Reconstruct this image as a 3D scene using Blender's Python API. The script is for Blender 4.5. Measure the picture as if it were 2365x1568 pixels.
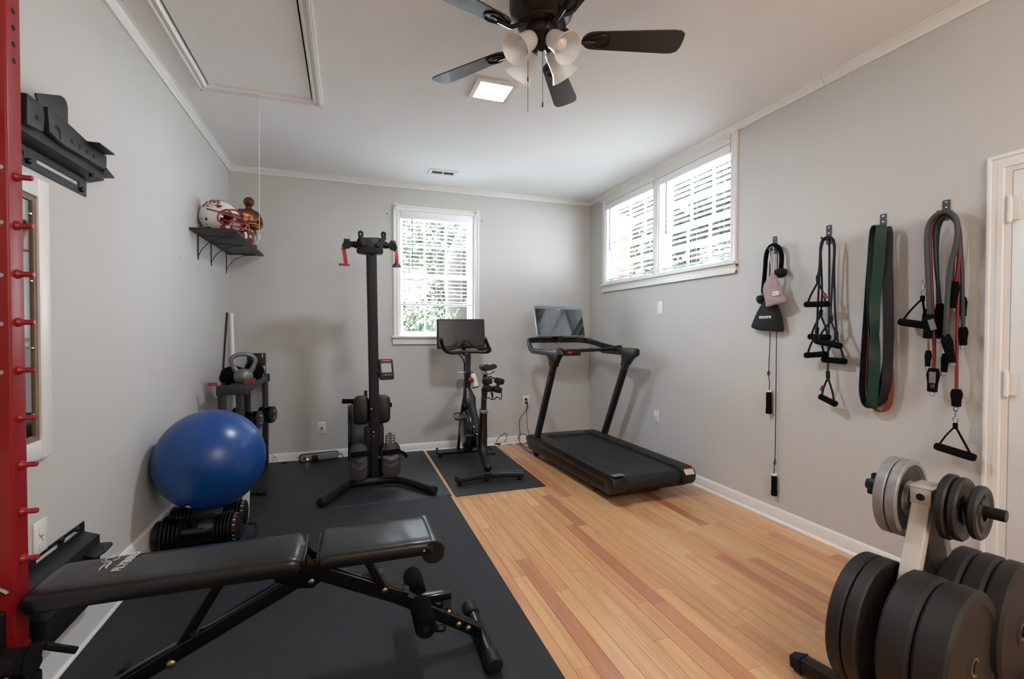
import bpy, bmesh, math, random
from math import sin, cos, pi, radians as R, sqrt
from mathutils import Vector as V, Matrix as MX

for _o in list(bpy.data.objects): bpy.data.objects.remove(_o)
SC = bpy.context.scene
COL = SC.collection
random.seed(7)

# ------------------------------------------------------------------ camera, sky, light, exposure
W, ZC, YF = 3.847, 2.862, -7.4           # room width, ceiling height, wall behind the camera
CAM = V((1.0526, -5.1908, 1.3000)); YAW, PITCH, ROLL, FPX = .333053, -.017664, .001545, 1102.76
_fw = V((sin(YAW)*cos(PITCH), cos(YAW)*cos(PITCH), sin(PITCH)))
_r0 = V((cos(YAW), -sin(YAW), 0)); _u0 = _r0.cross(_fw)
_r = cos(ROLL)*_r0 + sin(ROLL)*_u0; _u = -sin(ROLL)*_r0 + cos(ROLL)*_u0
cd = bpy.data.cameras.new('camera'); cam = bpy.data.objects.new('camera', cd); COL.objects.link(cam)
cd.sensor_fit = 'HORIZONTAL'; cd.sensor_width = 36; cd.lens = 36*FPX/2365; cd.clip_start = .02; cd.clip_end = 200
cam.matrix_world = MX(((_r.x, _u.x, -_fw.x, CAM.x), (_r.y, _u.y, -_fw.y, CAM.y), (_r.z, _u.z, -_fw.z, CAM.z), (0, 0, 0, 1)))
SC.camera = cam

wd = bpy.data.worlds.new('overcast_sky'); SC.world = wd; wd.use_nodes = True
_bg = wd.node_tree.nodes['Background']; _bg.inputs[0].default_value = (.80, .90, 1.0, 1); _bg.inputs[1].default_value = 12.0

def area(name, loc, rot, sx, sy, power, col=(1, 1, 1), portal=False):
    l = bpy.data.lights.new(name, 'AREA'); l.shape = 'RECTANGLE'; l.size = sx; l.size_y = sy
    l.energy = power; l.color = col
    if portal: l.cycles.is_portal = True
    o = bpy.data.objects.new(name, l); COL.objects.link(o); o.location = loc; o.rotation_euler = rot
    return o
area('sky_portal', (1.985, .14, 1.905), (R(-90), 0, 0), .84, 1.36, 1, portal=True)          # daylight through the back window
area('sky_portal', (W+.14, -1.32, 2.285), (0, R(90), 0), .95, 1.92, 1, portal=True)         # daylight through the double window
_l = bpy.data.lights.new('assumed_fill_light', 'POINT'); _l.energy = 44; _l.shadow_soft_size = .5; _l.color = (1.0, .925, .85)    # assumed warm fill light behind the camera, a bare point with no fixture
_o = bpy.data.objects.new('assumed_fill_light', _l); COL.objects.link(_o); _o.location = (2.5, -6.3, 2.5)

SC.view_settings.view_transform = 'Standard'; SC.view_settings.look = 'None'
SC.view_settings.gamma = 1; SC.view_settings.use_curve_mapping = False
SC.view_settings.exposure = 1.38
SC.cycles.max_bounces = 10; SC.cycles.diffuse_bounces = 6; SC.cycles.glossy_bounces = 4
SC.cycles.transparent_max_bounces = 16; SC.cycles.caustics_reflective = False; SC.cycles.caustics_refractive = False
SC.cycles.sample_clamp_indirect = 6

# ------------------------------------------------------------------ reading positions on known planes of the room
def _ray(px, py): return _fw + (px-1182.5)/FPX*_r - (py-784)/FPX*_u
def AX(px, py, x=W): d = _ray(px, py); return CAM + d*((x-CAM.x)/d.x)
def AY(px, py, y=0.): d = _ray(px, py); return CAM + d*((y-CAM.y)/d.y)
def AZ(px, py, z=0.): d = _ray(px, py); return CAM + d*((z-CAM.z)/d.z)

# ------------------------------------------------------------------ mesh building
def crv(pts, k=6, closed=False):
    """Catmull-Rom through the points"""
    P = [V(p) for p in pts]; n = len(P); out = []
    rng = n if closed else n-1
    for i in range(rng):
        if closed: a, b, c, d = P[(i-1) % n], P[i], P[(i+1) % n], P[(i+2) % n]
        else: a, b, c, d = P[max(i-1, 0)], P[i], P[i+1], P[min(i+2, n-1)]
        for j in range(k):
            t = j/k
            out.append(.5*((2*b)+(c-a)*t+(2*a-5*b+4*c-d)*t*t+(3*b-a-3*c+d)*t**3))
    if not closed: out.append(P[-1])
    return out

def fr(o, x=(1, 0, 0), z=(0, 0, 1)):
    """frame at o with its x axis along x and z axis near z"""
    x = V(x).normalized(); z = V(z); z = (z - x*z.dot(x)).normalized(); y = z.cross(x)
    return MX(((x.x, y.x, z.x, o[0]), (x.y, y.y, z.y, o[1]), (x.z, y.z, z.z, o[2]), (0, 0, 0, 1)))
def frz(o, z=(0, 0, 1), x=(1, 0, 0)):
    z = V(z).normalized(); x = V(x); x = x - z*x.dot(z)
    if x.length < 1e-5: x = V((0, 1, 0)); x = x - z*x.dot(z)
    x.normalize(); y = z.cross(x)
    return MX(((x.x, y.x, z.x, o[0]), (x.y, y.y, z.y, o[1]), (x.z, y.z, z.z, o[2]), (0, 0, 0, 1)))
def rrect(w, h, r, k=4):
    out = []
    for cx, cy, a in ((w/2-r, h/2-r, 0), (-w/2+r, h/2-r, 90), (-w/2+r, -h/2+r, 180), (w/2-r, -h/2+r, 270)):
        for i in range(k+1): t = R(a+90*i/k); out.append((cx+r*cos(t), cy+r*sin(t)))
    return out
def circ(r, n=16, ry=None): return [(r*cos(2*pi*i/n), (ry or r)*sin(2*pi*i/n)) for i in range(n)]

class B:
    def __init__(s): s.bm = bmesh.new()
    def merge(s, t, M=None):
        if M is not None: bmesh.ops.transform(t, matrix=M, verts=t.verts)
        me = bpy.data.meshes.new('tmp'); t.to_mesh(me); t.free(); s.bm.from_mesh(me); bpy.data.meshes.remove(me); return s
    def raw(s, verts, faces, M=None):
        vs = [s.bm.verts.new(M @ V(v) if M is not None else V(v)) for v in verts]
        for f in faces:
            try: s.bm.faces.new([vs[i] for i in f])
            except ValueError: pass
        return s
    def box(s, c, size, M=None, bev=0., seg=2):
        """box centred at c (in frame M)"""
        t = bmesh.new(); bmesh.ops.create_cube(t, size=1)
        for v in t.verts: v.co = V((v.co.x*size[0], v.co.y*size[1], v.co.z*size[2]))
        if bev: bmesh.ops.bevel(t, geom=t.edges[:], offset=bev, segments=seg, affect='EDGES', profile=.5, clamp_overlap=True)
        T = MX.Translation(V(c)); return s.merge(t, (M @ T) if M is not None else T)
    def bx(s, x0, x1, y0, y1, z0, z1, bev=0., seg=2):
        return s.box(((x0+x1)/2, (y0+y1)/2, (z0+z1)/2), (abs(x1-x0), abs(y1-y0), abs(z1-z0)), None, bev, seg)
    def rings(s, rings, closed=False, cap=True, M=None):
        n = len(rings[0]); vs = [[s.bm.verts.new(M @ V(p) if M is not None else V(p)) for p in r] for r in rings]
        m = len(vs)
        for i in range(m if closed else m-1):
            a, b = vs[i], vs[(i+1) % m]
            for j in range(n):
                k = (j+1) % n
                s.bm.faces.new((a[j], a[k], b[k], b[j]))
        if cap and not closed:
            s.bm.faces.new(vs[0][::-1]); s.bm.faces.new(vs[-1])
        return s
    def tube(s, pts, r, n=10, closed=False, cap=True, sec=None, up=None):
        """sweep a circle (or section sec) along pts; r may be a list; with up the section's y axis stays near up"""
        P = [V(p) for p in pts]; m = len(P); sec = sec or circ(1., n)
        rr = r if isinstance(r, (list, tuple)) else [r]*m
        T = []
        for i in range(m):
            a = P[(i-1) % m] if (closed or i) else P[i]; b = P[(i+1) % m] if (closed or i < m-1) else P[i]
            T.append((b-a).normalized() if (b-a).length > 1e-9 else V((0, 0, 1)))
        out = []; y = None
        for i in range(m):
            t = T[i]
            if up is not None: yy = V(up)
            elif y is None: yy = V((0, 0, 1)) if abs(t.z) < .9 else V((0, 1, 0))
            else: yy = y
            yy = yy - t*yy.dot(t)
            if yy.length < 1e-4: yy = V((0, 1, 0)) - t*t.y
            y = yy.normalized(); x = y.cross(t)
            out.append([P[i] + (x*p[0] + y*p[1])*rr[i] for p in sec])
        return s.rings(out, closed, cap)
    def rod(s, a, b, r, n=12, r2=None): return s.tube([a, b], [r, r2 if r2 is not None else r], n)
    def lathe(s, prof, M=None, n=24, cap=True):
        """prof: (radius, z) going along z of frame M"""
        return s.rings([[(max(r, 1e-4)*cos(2*pi*i/n), max(r, 1e-4)*sin(2*pi*i/n), z) for i in range(n)] for r, z in prof], False, cap, M)
    def ring(s, prof, M=None, n=32):
        """closed profile revolved: an annular solid"""
        P = [[(r*cos(2*pi*i/n), r*sin(2*pi*i/n), z) for r, z in prof] for i in range(n)]
        return s.rings(P, True, False, M)
    def prism(s, poly, h, M=None, bev=0., seg=2, z0=0.):
        t = bmesh.new(); vs = [t.verts.new((p[0], p[1], z0)) for p in poly]; f = t.faces.new(vs)
        g = bmesh.ops.extrude_face_region(t, geom=[f])
        bmesh.ops.translate(t, vec=(0, 0, h), verts=[e for e in g['geom'] if isinstance(e, bmesh.types.BMVert)])
        bmesh.ops.recalc_face_normals(t, faces=t.faces[:])
        if bev:
            es = [e for e in t.edges if len(e.link_faces) == 2 and e.calc_face_angle(0) > .7]
            bmesh.ops.bevel(t, geom=es, offset=bev, segments=seg, affect='EDGES', profile=.5, clamp_overlap=True)
        return s.merge(t, M)
    def pts(s, P, thick, nrm, bev=0.):
        """slab whose outline is the planar 3D points P, pushed thick along nrm"""
        P = [V(p) for p in P]; n = V(nrm).normalized(); a = P[0]
        x = (P[1]-P[0]); x = (x - n*x.dot(n)).normalized(); M = fr(a, x, n); Mi = M.inverted()
        return s.prism([(Mi @ p)[:2] for p in P], thick, M, bev)
    def ball(s, c, r, sc=(1, 1, 1), n=24, M=None):
        t = bmesh.new(); bmesh.ops.create_uvsphere(t, u_segments=n, v_segments=max(6, n*2//3), radius=r)
        for v in t.verts: v.co = V((v.co.x*sc[0], v.co.y*sc[1], v.co.z*sc[2]))
        T = MX.Translation(V(c)); return s.merge(t, (M @ T) if M is not None else T)
    def torus(s, R0, r, M=None, n=28, k=8):
        return s.rings([[((R0+r*cos(2*pi*j/k))*cos(2*pi*i/n), (R0+r*cos(2*pi*j/k))*sin(2*pi*i/n), r*sin(2*pi*j/k)) for j in range(k)] for i in range(n)], True, False, M)
    def ribbon(s, pts, wd, th, wdir):
        """flat strap along pts: width wd along wdir, thickness th"""
        P = [V(p) for p in pts]; wv = wdir; out = []
        for i, p in enumerate(P):
            t = (P[min(i+1, len(P)-1)] - P[max(i-1, 0)]).normalized()
            w = V(wv[i]) if isinstance(wv, list) else V(wv); w = (w - t*w.dot(t)).normalized(); nn = t.cross(w)
            ww = wd[i] if isinstance(wd, list) else wd
            out.append([p+w*ww/2+nn*th/2, p-w*ww/2+nn*th/2, p-w*ww/2-nn*th/2, p+w*ww/2-nn*th/2])
        return s.rings(out, False, True)
    def frame4(s, x0, x1, y0, y1, w, z0, z1, bev=0.):
        """flat rectangular frame of width w in the xy plane"""
        s.bx(x0, x1, y0, y0+w, z0, z1, bev); s.bx(x0, x1, y1-w, y1, z0, z1, bev)
        s.bx(x0, x0+w, y0+w, y1-w, z0, z1, bev); s.bx(x1-w, x1, y0+w, y1-w, z0, z1, bev); return s
    def xf(s, M): bmesh.ops.transform(s.bm, matrix=M, verts=s.bm.verts); return s

MW = {}
def _link(name, b, m, M, parent, sharp):
    me = bpy.data.meshes.new(name)
    bmesh.ops.recalc_face_normals(b.bm, faces=b.bm.faces[:])
    bmesh.ops.transform(b.bm, matrix=M.inverted(), verts=b.bm.verts)
    b.bm.to_mesh(me); b.bm.free()
    me.shade_smooth(); me.set_sharp_from_angle(angle=R(sharp))
    for x in (m if isinstance(m, (list, tuple)) else [m]): me.materials.append(x)
    o = bpy.data.objects.new(name, me); COL.objects.link(o)
    if parent is not None: o.parent = parent
    return o
def tag(o, label, cat, group=None):
    o['label'] = label; o['category'] = cat
    if group: o['group'] = group
    return o
def thing(name, label, cat, loc=(0, 0, 0), group=None, rz=0.):
    o = bpy.data.objects.new(name, None); COL.objects.link(o); o.empty_display_size = .05
    o.location = loc; o.rotation_euler = (0, 0, rz); MW[o] = MX.Translation(V(loc)) @ MX.Rotation(rz, 4, 'Z')
    return tag(o, label, cat, group)
def part(name, b, m, parent, label=None, sharp=35):
    o = _link(name, b, m, MW[parent], parent, sharp); MW[o] = MW[parent]
    if label: o['label'] = label
    return o
def solo(name, b, m, label, cat, group=None, sharp=35):
    xs = [v.co for v in b.bm.verts]
    loc = V(((min(p.x for p in xs)+max(p.x for p in xs))/2, (min(p.y for p in xs)+max(p.y for p in xs))/2, min(p.z for p in xs)))
    M = MX.Translation(loc); o = _link(name, b, m, M, None, sharp); o.location = loc; MW[o] = M
    return tag(o, label, cat, group)
def struct(name, b=None, m=None, parent=None, sharp=35):
    if b is None: o = bpy.data.objects.new(name, None); COL.objects.link(o); MW[o] = MX()
    else: o = _link(name, b, m, MX() if parent is None else MW[parent], parent, sharp); MW[o] = MX() if parent is None else MW[parent]
    if parent is None: o['kind'] = 'structure'
    return o
def text(name, s, size, M, m, parent, ext=.0004, bold=0., align='CENTER', shear=0., sx=1.):
    """lettering in the xy plane of frame M, as a thin mesh of its own"""
    c = bpy.data.curves.new(name, 'FONT'); c.body = s; c.size = size; c.extrude = ext; c.offset = bold
    c.align_x = align; c.align_y = 'CENTER'; c.shear = shear; c.resolution_u = 3
    t = bpy.data.objects.new(name, c); COL.objects.link(t)
    me = bpy.data.meshes.new_from_object(t.evaluated_get(bpy.context.evaluated_depsgraph_get()))
    bpy.data.objects.remove(t); bpy.data.curves.remove(c)
    me.transform(MW[parent].inverted() @ M @ MX.Diagonal((sx, 1, 1, 1))); me.materials.clear(); me.materials.append(m)
    o = bpy.data.objects.new(name, me); COL.objects.link(o); o.parent = parent; MW[o] = MW[parent]
    return o

# ------------------------------------------------------------------ materials
def lin(c): return tuple(((v/255)/12.92 if v/255 <= .04045 else ((v/255+.055)/1.055)**2.4) for v in c[:3]) + (1,)
def mat(name, col, rough=.5, metal=0., var=0., vs=8., bump=0., bs=150., coat=0., spec=.5, emit=0., sheen=0., rv=0., detail=3.):
    m = bpy.data.materials.new(name); m.use_nodes = True; nt = m.node_tree; p = nt.nodes['Principled BSDF']
    c = lin(col); p.inputs['Base Color'].default_value = c; p.inputs['Roughness'].default_value = rough
    p.inputs['Metallic'].default_value = metal; p.inputs['Coat Weight'].default_value = coat
    p.inputs['Specular IOR Level'].default_value = spec
    if sheen: p.inputs['Sheen Weight'].default_value = sheen
    if emit: p.inputs['Emission Color'].default_value = c; p.inputs['Emission Strength'].default_value = emit
    tc = nt.nodes.new('ShaderNodeTexCoord')
    if var or rv:
        n = nt.nodes.new('ShaderNodeTexNoise'); n.inputs['Scale'].default_value = vs; n.inputs['Detail'].default_value = detail
        nt.links.new(tc.outputs['Object'], n.inputs['Vector'])
        if var:
            r = nt.nodes.new('ShaderNodeValToRGB')
            r.color_ramp.elements[0].position = .3; r.color_ramp.elements[1].position = .7
            r.color_ramp.elements[0].color = tuple(max(0, v*(1-var)) for v in c[:3])+(1,)
            r.color_ramp.elements[1].color = tuple(min(1, v*(1+var)) for v in c[:3])+(1,)
            nt.links.new(n.outputs['Fac'], r.inputs['Fac']); nt.links.new(r.outputs['Color'], p.inputs['Base Color'])
        if rv:
            q = nt.nodes.new('ShaderNodeMapRange'); q.inputs['To Min'].default_value = max(.02, rough-rv); q.inputs['To Max'].default_value = min(1, rough+rv)
            nt.links.new(n.outputs['Fac'], q.inputs['Value']); nt.links.new(q.outputs['Result'], p.inputs['Roughness'])
    if bump:
        n2 = nt.nodes.new('ShaderNodeTexNoise'); n2.inputs['Scale'].default_value = bs; n2.inputs['Detail'].default_value = 4
        nt.links.new(tc.outputs['Object'], n2.inputs['Vector'])
        bn = nt.nodes.new('ShaderNodeBump'); bn.inputs['Strength'].default_value = bump; bn.inputs['Distance'].default_value = .002
        nt.links.new(n2.outputs['Fac'], bn.inputs['Height']); nt.links.new(bn.outputs['Normal'], p.inputs['Normal'])
    return m

m_wall = mat('wall_paint', (201, 199, 195), .75, var=.015, vs=1.5, bump=.12, bs=240)
m_ceil = mat('ceiling_paint', (244, 244, 244), .8, var=.01, vs=1.2, bump=.1, bs=200)
m_trim = mat('white_trim_paint', (232, 231, 228), .38, var=.012, vs=4)
m_white = mat('white_plastic', (232, 231, 226), .35)
m_blind = mat('blind_white', (240, 240, 240), .45)
m_vinyl = mat('window_vinyl', (238, 239, 242), .4)
m_dark = mat('dark_gap', (24, 24, 24), .9)  # holds the shade of holes and gaps; crumbs and switch are just dark
m_blk = mat('black_powder_coat', (13, 13, 14), .42, var=.08, vs=14, bump=.05, bs=500, spec=.4)
m_blkg = mat('black_gloss', (7, 7, 8), .2, rv=.06, vs=10)
m_blkp = mat('black_plastic', (15, 15, 16), .5, var=.06, vs=20, spec=.35)
m_rub = mat('black_rubber', (19, 19, 20), .72, var=.1, vs=9, bump=.25, bs=260, spec=.3)
m_foam = mat('black_foam', (12, 12, 12), .95, bump=.4, bs=420, spec=.1)
m_cable = mat('black_cable', (10, 10, 10), .5)
m_gry = mat('dark_grey_plastic', (46, 48, 50), .45, var=.05, vs=10)
m_gry2 = mat('mid_grey_plastic', (108, 111, 116), .4)
m_chr = mat('chrome', (200, 200, 200), .14, 1.)
m_stl = mat('brushed_steel', (170, 170, 168), .34, 1., var=.08, vs=30)
m_zinc = mat('zinc_bolt', (170, 160, 135), .3, 1.)
m_red = mat('red_powder_coat', (150, 26, 28), .38, var=.05, vs=6, spec=.5)
m_redp = mat('red_plastic', (150, 30, 28), .45)
m_org = mat('orange_mark', (224, 84, 46), .5)
# ------------------------------------------------------------------ the room shell
T = .14
# walls with their window openings
W1 = (1.583, 2.388, 1.245, 2.565)       # back window opening x0 x1 z0 z1
W2 = (-2.262, -.385, 1.832, 2.742)      # side window opening y0 y1 z0 z1
b = B(); b.bx(-T, W1[0], 0, T, -.1, ZC+.1); b.bx(W1[1], W+T, 0, T, -.1, ZC+.1); b.bx(W1[0], W1[1], 0, T, -.1, W1[2]); b.bx(W1[0], W1[1], 0, T, W1[3], ZC+.1)
wall_back = struct('wall_back', b, m_wall)
b = B(); b.bx(W, W+T, YF, W2[0], -.1, ZC+.1); b.bx(W, W+T, W2[1], 0, -.1, ZC+.1); b.bx(W, W+T, W2[0], W2[1], -.1, W2[2]); b.bx(W, W+T, W2[0], W2[1], W2[3], ZC+.1)
wall_right = struct('wall_right', b, m_wall)
wall_left = struct('wall_left', B().bx(-T, 0, YF, 0, -.1, ZC+.1), m_wall)
wall_front = struct('wall_front', B().bx(-T, W+T, YF-T, YF, -.1, ZC+.1), m_wall)
HX0, HX1, HY0, HY1 = .218, .842, -3.05, -1.664     # attic hatch hole
b = B(); b.bx(-T, W+T, YF-T, HY0, ZC, ZC+.12); b.bx(-T, W+T, HY1, T, ZC, ZC+.12); b.bx(-T, HX0, HY0, HY1, ZC, ZC+.12); b.bx(HX1, W+T, HY0, HY1, ZC, ZC+.12)
b_ = B(); b_.bx(HX0-.02, HX1+.02, HY0-.02, HY1+.02, ZC+.12, ZC+.14)  # lid added to block the sky, coloured dark for the attic's shade
ceiling = struct('ceiling', b, m_ceil); struct('attic_dark_lid', b_, m_dark, ceiling)

# crown moulding: stepped profile, one run per wall
def crown(name, M, L):
    prof = [(0, 0), (.010, 0), (.012, -.006), (.020, -.012), (.022, -.020), (.034, -.034), (.036, -.042), (.046, -.044), (.046, -.049), (0, -.049)]
    return struct(name, B().prism([(-p[1]*0+p[0]*1., p[1]) for p in [(.0, 0), (.046, 0), (.046, -.006), (.036, -.010), (.032, -.020), (.018, -.030), (.014, -.038), (.012, -.049), (0, -.049)]], L, M), m_trim)
def runM(o, out, along):      # profile x -> out, y -> up, extrude -> along
    o, x, z = V(o), V(out), V(along); y = V((0, 0, 1))
    return MX(((x.x, y.x, z.x, o.x), (x.y, y.y, z.y, o.y), (x.z, y.z, z.z, o.z), (0, 0, 0, 1)))
crown('trim_1', runM((0, 0, ZC), (0, -1, 0), (1, 0, 0)), W)
crown('trim_2', runM((0, 0, ZC), (1, 0, 0), (0, -1, 0)), -YF)
yj = AX(1908, 197).y
crown('trim_3', runM((W, 0, ZC), (-1, 0, 0), (0, -1, 0)), -yj-.003)
crown('trim_4', runM((W, yj, ZC), (-1, 0, 0), (0, -1, 0)), -YF+yj)

def base(name, M, L, h=.088, t=.014):
    p = [(0, 0), (t, 0), (t+.014, 0), (t+.013, .007), (t+.008, .013), (t, .016), (t, h-.026), (t*.8, h-.018), (t*.75, h-.010), (t*.4, h-.002), (t*.3, h), (0, h)]
    return struct(name, B().prism(p, L, M), m_trim)
base('baseboard_back', runM((0, 0, 0), (0, -1, 0), (1, 0, 0)), W)
base('baseboard_right', runM((W, 0, 0), (-1, 0, 0), (0, -1, 0)), 3.82)
base('baseboard_left', runM((0, 0, 0), (1, 0, 0), (0, -1, 0)), 6.9, .205, .022)

# ---- hardwood floor: every strip a board of its own
def floor_mat():
    m = bpy.data.materials.new('oak_strip'); m.use_nodes = True; nt = m.node_tree; p = nt.nodes['Principled BSDF']; N = nt.nodes.new; L = nt.links.new
    tc = N('ShaderNodeTexCoord'); oi = N('ShaderNodeObjectInfo')
    geo = N('ShaderNodeNewGeometry')
    mp = N('ShaderNodeMapping'); mp.inputs['Scale'].default_value = (26, 1.6, 26)
    off = N('ShaderNodeVectorMath'); off.operation = 'ADD'
    mul = N('ShaderNodeMath'); mul.operation = 'MULTIPLY'; mul.inputs[1].default_value = 37.
    cx = N('ShaderNodeCombineXYZ'); L(oi.outputs['Random'], mul.inputs[0]); L(mul.outputs[0], cx.inputs['X']); L(mul.outputs[0], cx.inputs['Y'])
    L(geo.outputs['Position'], off.inputs[0]); L(cx.outputs[0], off.inputs[1]); L(off.outputs[0], mp.inputs['Vector'])
    n = N('ShaderNodeTexNoise'); n.inputs['Scale'].default_value = 1.; n.inputs['Detail'].default_value = 5; n.inputs['Distortion'].default_value = .6
    L(mp.outputs[0], n.inputs['Vector'])
    base_ = N('ShaderNodeValToRGB'); e = base_.color_ramp.elements
    cols = [(0., (174, 114, 80)), (.07, (188, 128, 90)), (.15, (203, 149, 102)), (.45, (208, 158, 108)), (.75, (212, 165, 114)), (1., (219, 177, 128))]
    e[0].position = 0; e[0].color = lin(cols[0][1]); e[1].position = 1; e[1].color = lin(cols[-1][1])
    for q, c in cols[1:-1]: k = e.new(q); k.color = lin(c)
    L(oi.outputs['Random'], base_.inputs['Fac'])
    gr = N('ShaderNodeValToRGB'); gr.color_ramp.elements[0].position = .32; gr.color_ramp.elements[0].color = (.66, .52, .42, 1); gr.color_ramp.elements[1].position = .56; gr.color_ramp.elements[1].color = (1, 1, 1, 1)
    L(n.outputs['Fac'], gr.inputs['Fac'])
    mx = N('ShaderNodeMix'); mx.data_type = 'RGBA'; mx.blend_type = 'MULTIPLY'; mx.inputs['Factor'].default_value = .55
    L(base_.outputs['Color'], mx.inputs['A']); L(gr.outputs['Color'], mx.inputs['B']); L(mx.outputs['Result'], p.inputs['Base Color'])
    p.inputs['Roughness'].default_value = .30; p.inputs['Coat Weight'].default_value = .45; p.inputs['Coat Roughness'].default_value = .13
    n3 = N('ShaderNodeTexNoise'); n3.inputs['Scale'].default_value = 3.; L(geo.outputs['Position'], n3.inputs['Vector'])
    bp = N('ShaderNodeBump'); bp.inputs['Strength'].default_value = .12; bp.inputs['Distance'].default_value = .01; L(n3.outputs['Fac'], bp.inputs['Height']); L(bp.outputs['Normal'], p.inputs['Normal'])
    return m
m_oak = floor_mat()
m_sub = mat('floor_joint', (66, 40, 26), .8)
floor = struct('floor', B().bx(-T, W+T, YF-T, T, -.12, -.010), m_sub)
PW = .0785
pm = B(); pm.box((0, 0, -.006), (PW-.0012, 1., .012), None, .0008, 1)
pme = bpy.data.meshes.new('plank'); pm.bm.to_mesh(pme); pm.bm.free(); pme.materials.append(m_oak)
rng = random.Random(3)
x = W - .016 - PW/2 + .004; k = 0
while x > 1.70:
    y = -.016 - rng.random()*.0; first = True
    end = -5.35
    while y > end:
        L = (.35+rng.random()*.9) if first else (.55+rng.random()*1.0)
        L = min(L, y-end) if y-end < 1.9 and y-L < end+.3 else L
        first = False
        o = bpy.data.objects.new('plank', pme); COL.objects.link(o); o.parent = floor
        o.location = (x, y-L/2, (rng.random()-.5)*.0006); o.scale = (1, L-.0008, 1)
        y -= L; k += 1
    x -= PW
# the rest of the floor (under the mats and behind the photographer) in one boarded sheet
b = B(); b.bx(0, 1.70+.02, -5.35, 0, -.010, -.001); b.bx(0, W, YF, -5.352, -.010, -.001)
struct('floorboards', b, m_oak, floor)

# ---- back window (double hung) and its trim
def thin_glass():
    m = bpy.data.materials.new('window_glass'); m.use_nodes = True; nt = m.node_tree; N = nt.nodes.new; L = nt.links.new
    for q in list(nt.nodes):
        if q.type != 'OUTPUT_MATERIAL': nt.nodes.remove(q)
    out = [q for q in nt.nodes if q.type == 'OUTPUT_MATERIAL'][0]
    tr = N('ShaderNodeBsdfTransparent'); tr.inputs[0].default_value = (.97, .985, .98, 1); gl = N('ShaderNodeBsdfGlossy'); gl.inputs['Roughness'].default_value = .01
    fz = N('ShaderNodeFresnel'); gb = N('ShaderNodeNewGeometry'); mr_ = N('ShaderNodeMapRange'); mr_.inputs['To Min'].default_value = 1.45; mr_.inputs['To Max'].default_value = 1/1.45; L(gb.outputs['Backfacing'], mr_.inputs['Value']); L(mr_.outputs['Result'], fz.inputs['IOR']); mx = N('ShaderNodeMixShader')
    L(fz.outputs[0], mx.inputs[0]); L(tr.outputs[0], mx.inputs[1]); L(gl.outputs[0], mx.inputs[2]); L(mx.outputs[0], out.inputs['Surface'])
    return m
m_glass = thin_glass()
def wbox(b, fx, u0, u1, d0, d1, z0, z1, bev=0.):
    """box in window space: u along the wall, d depth out of the room"""
    p, q = fx(u0, d0), fx(u1, d1)
    return b.bx(min(p[0], q[0]), max(p[0], q[0]), min(p[1], q[1]), max(p[1], q[1]), z0, z1, bev)
def sash(win, fx, u0, u1, z0, z1, d, cols=3, rows=2, bw=.034, bb=.045):
    b = B(); wbox(b, fx, u0, u0+bw, d, d+.035, z0, z1); wbox(b, fx, u1-bw, u1, d, d+.035, z0, z1)
    wbox(b, fx, u0+bw, u1-bw, d, d+.035, z0, z0+bb); wbox(b, fx, u0+bw, u1-bw, d, d+.035, z1-bw*.9, z1); s_ = struct('sash', b, m_vinyl, win)
    gu0, gu1, gz0, gz1 = u0+bw, u1-bw, z0+bb, z1-bw*.9
    for i in range(1, cols):
        u = gu0+(gu1-gu0)*i/cols; struct('muntin', wbox(B(), fx, u-.009, u+.009, d+.008, d+.028, gz0, gz1), m_vinyl, s_)
    for j in range(1, rows):
        z = gz0+(gz1-gz0)*j/rows; struct('muntin', wbox(B(), fx, gu0, gu1, d+.009, d+.027, z-.009, z+.009), m_vinyl, s_)
    for i in range(cols):
        for j in range(rows):
            struct('pane', wbox(B(), fx, gu0+(gu1-gu0)*i/cols, gu0+(gu1-gu0)*(i+1)/cols, d+.0165, d+.0185, gz0+(gz1-gz0)*j/rows, gz0+(gz1-gz0)*(j+1)/rows), m_glass, s_)
f1 = lambda u, d: (u, d)
f2 = lambda u, d: (W+d, u)
def mitred(parent, path, prof, O, X, N, side=1):
    """moulding run mitred round path (points in the wall plane: along X and up); prof = (outward, proud)"""
    O, X, N, Z = V(O), V(X), V(N), V((0, 0, 1)); n = len(path); rings = []
    nm = []
    for i in range(n-1):
        d = (V(path[i+1])-V(path[i])).normalized(); nm.append(V((-d.y, d.x))*side)
    for i in range(n):
        a = nm[max(i-1, 0)]; c = nm[min(i, n-2)]; m = (a+c)/(1+a.dot(c))
        rings.append([O+X*(path[i][0]+m.x*u)+Z*(path[i][1]+m.y*u)+N*v for u, v in prof])
    return struct('casing', B().rings(rings), m_trim, parent)
CP = [(0, 0), (0, .006), (.006, .008), (.010, .016), (.022, .016), (.026, .012), (.042, .012), (.046, .018), (.058, .018), (.064, .012), (.064, 0)]
def MXc(o, x, y, z):
    o, x, y, z = V(o), V(x), V(y), V(z)
    return MX(((x.x, y.x, z.x, o.x), (x.y, y.y, z.y, o.y), (x.z, y.z, z.z, o.z), (0, 0, 0, 1)))

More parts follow.
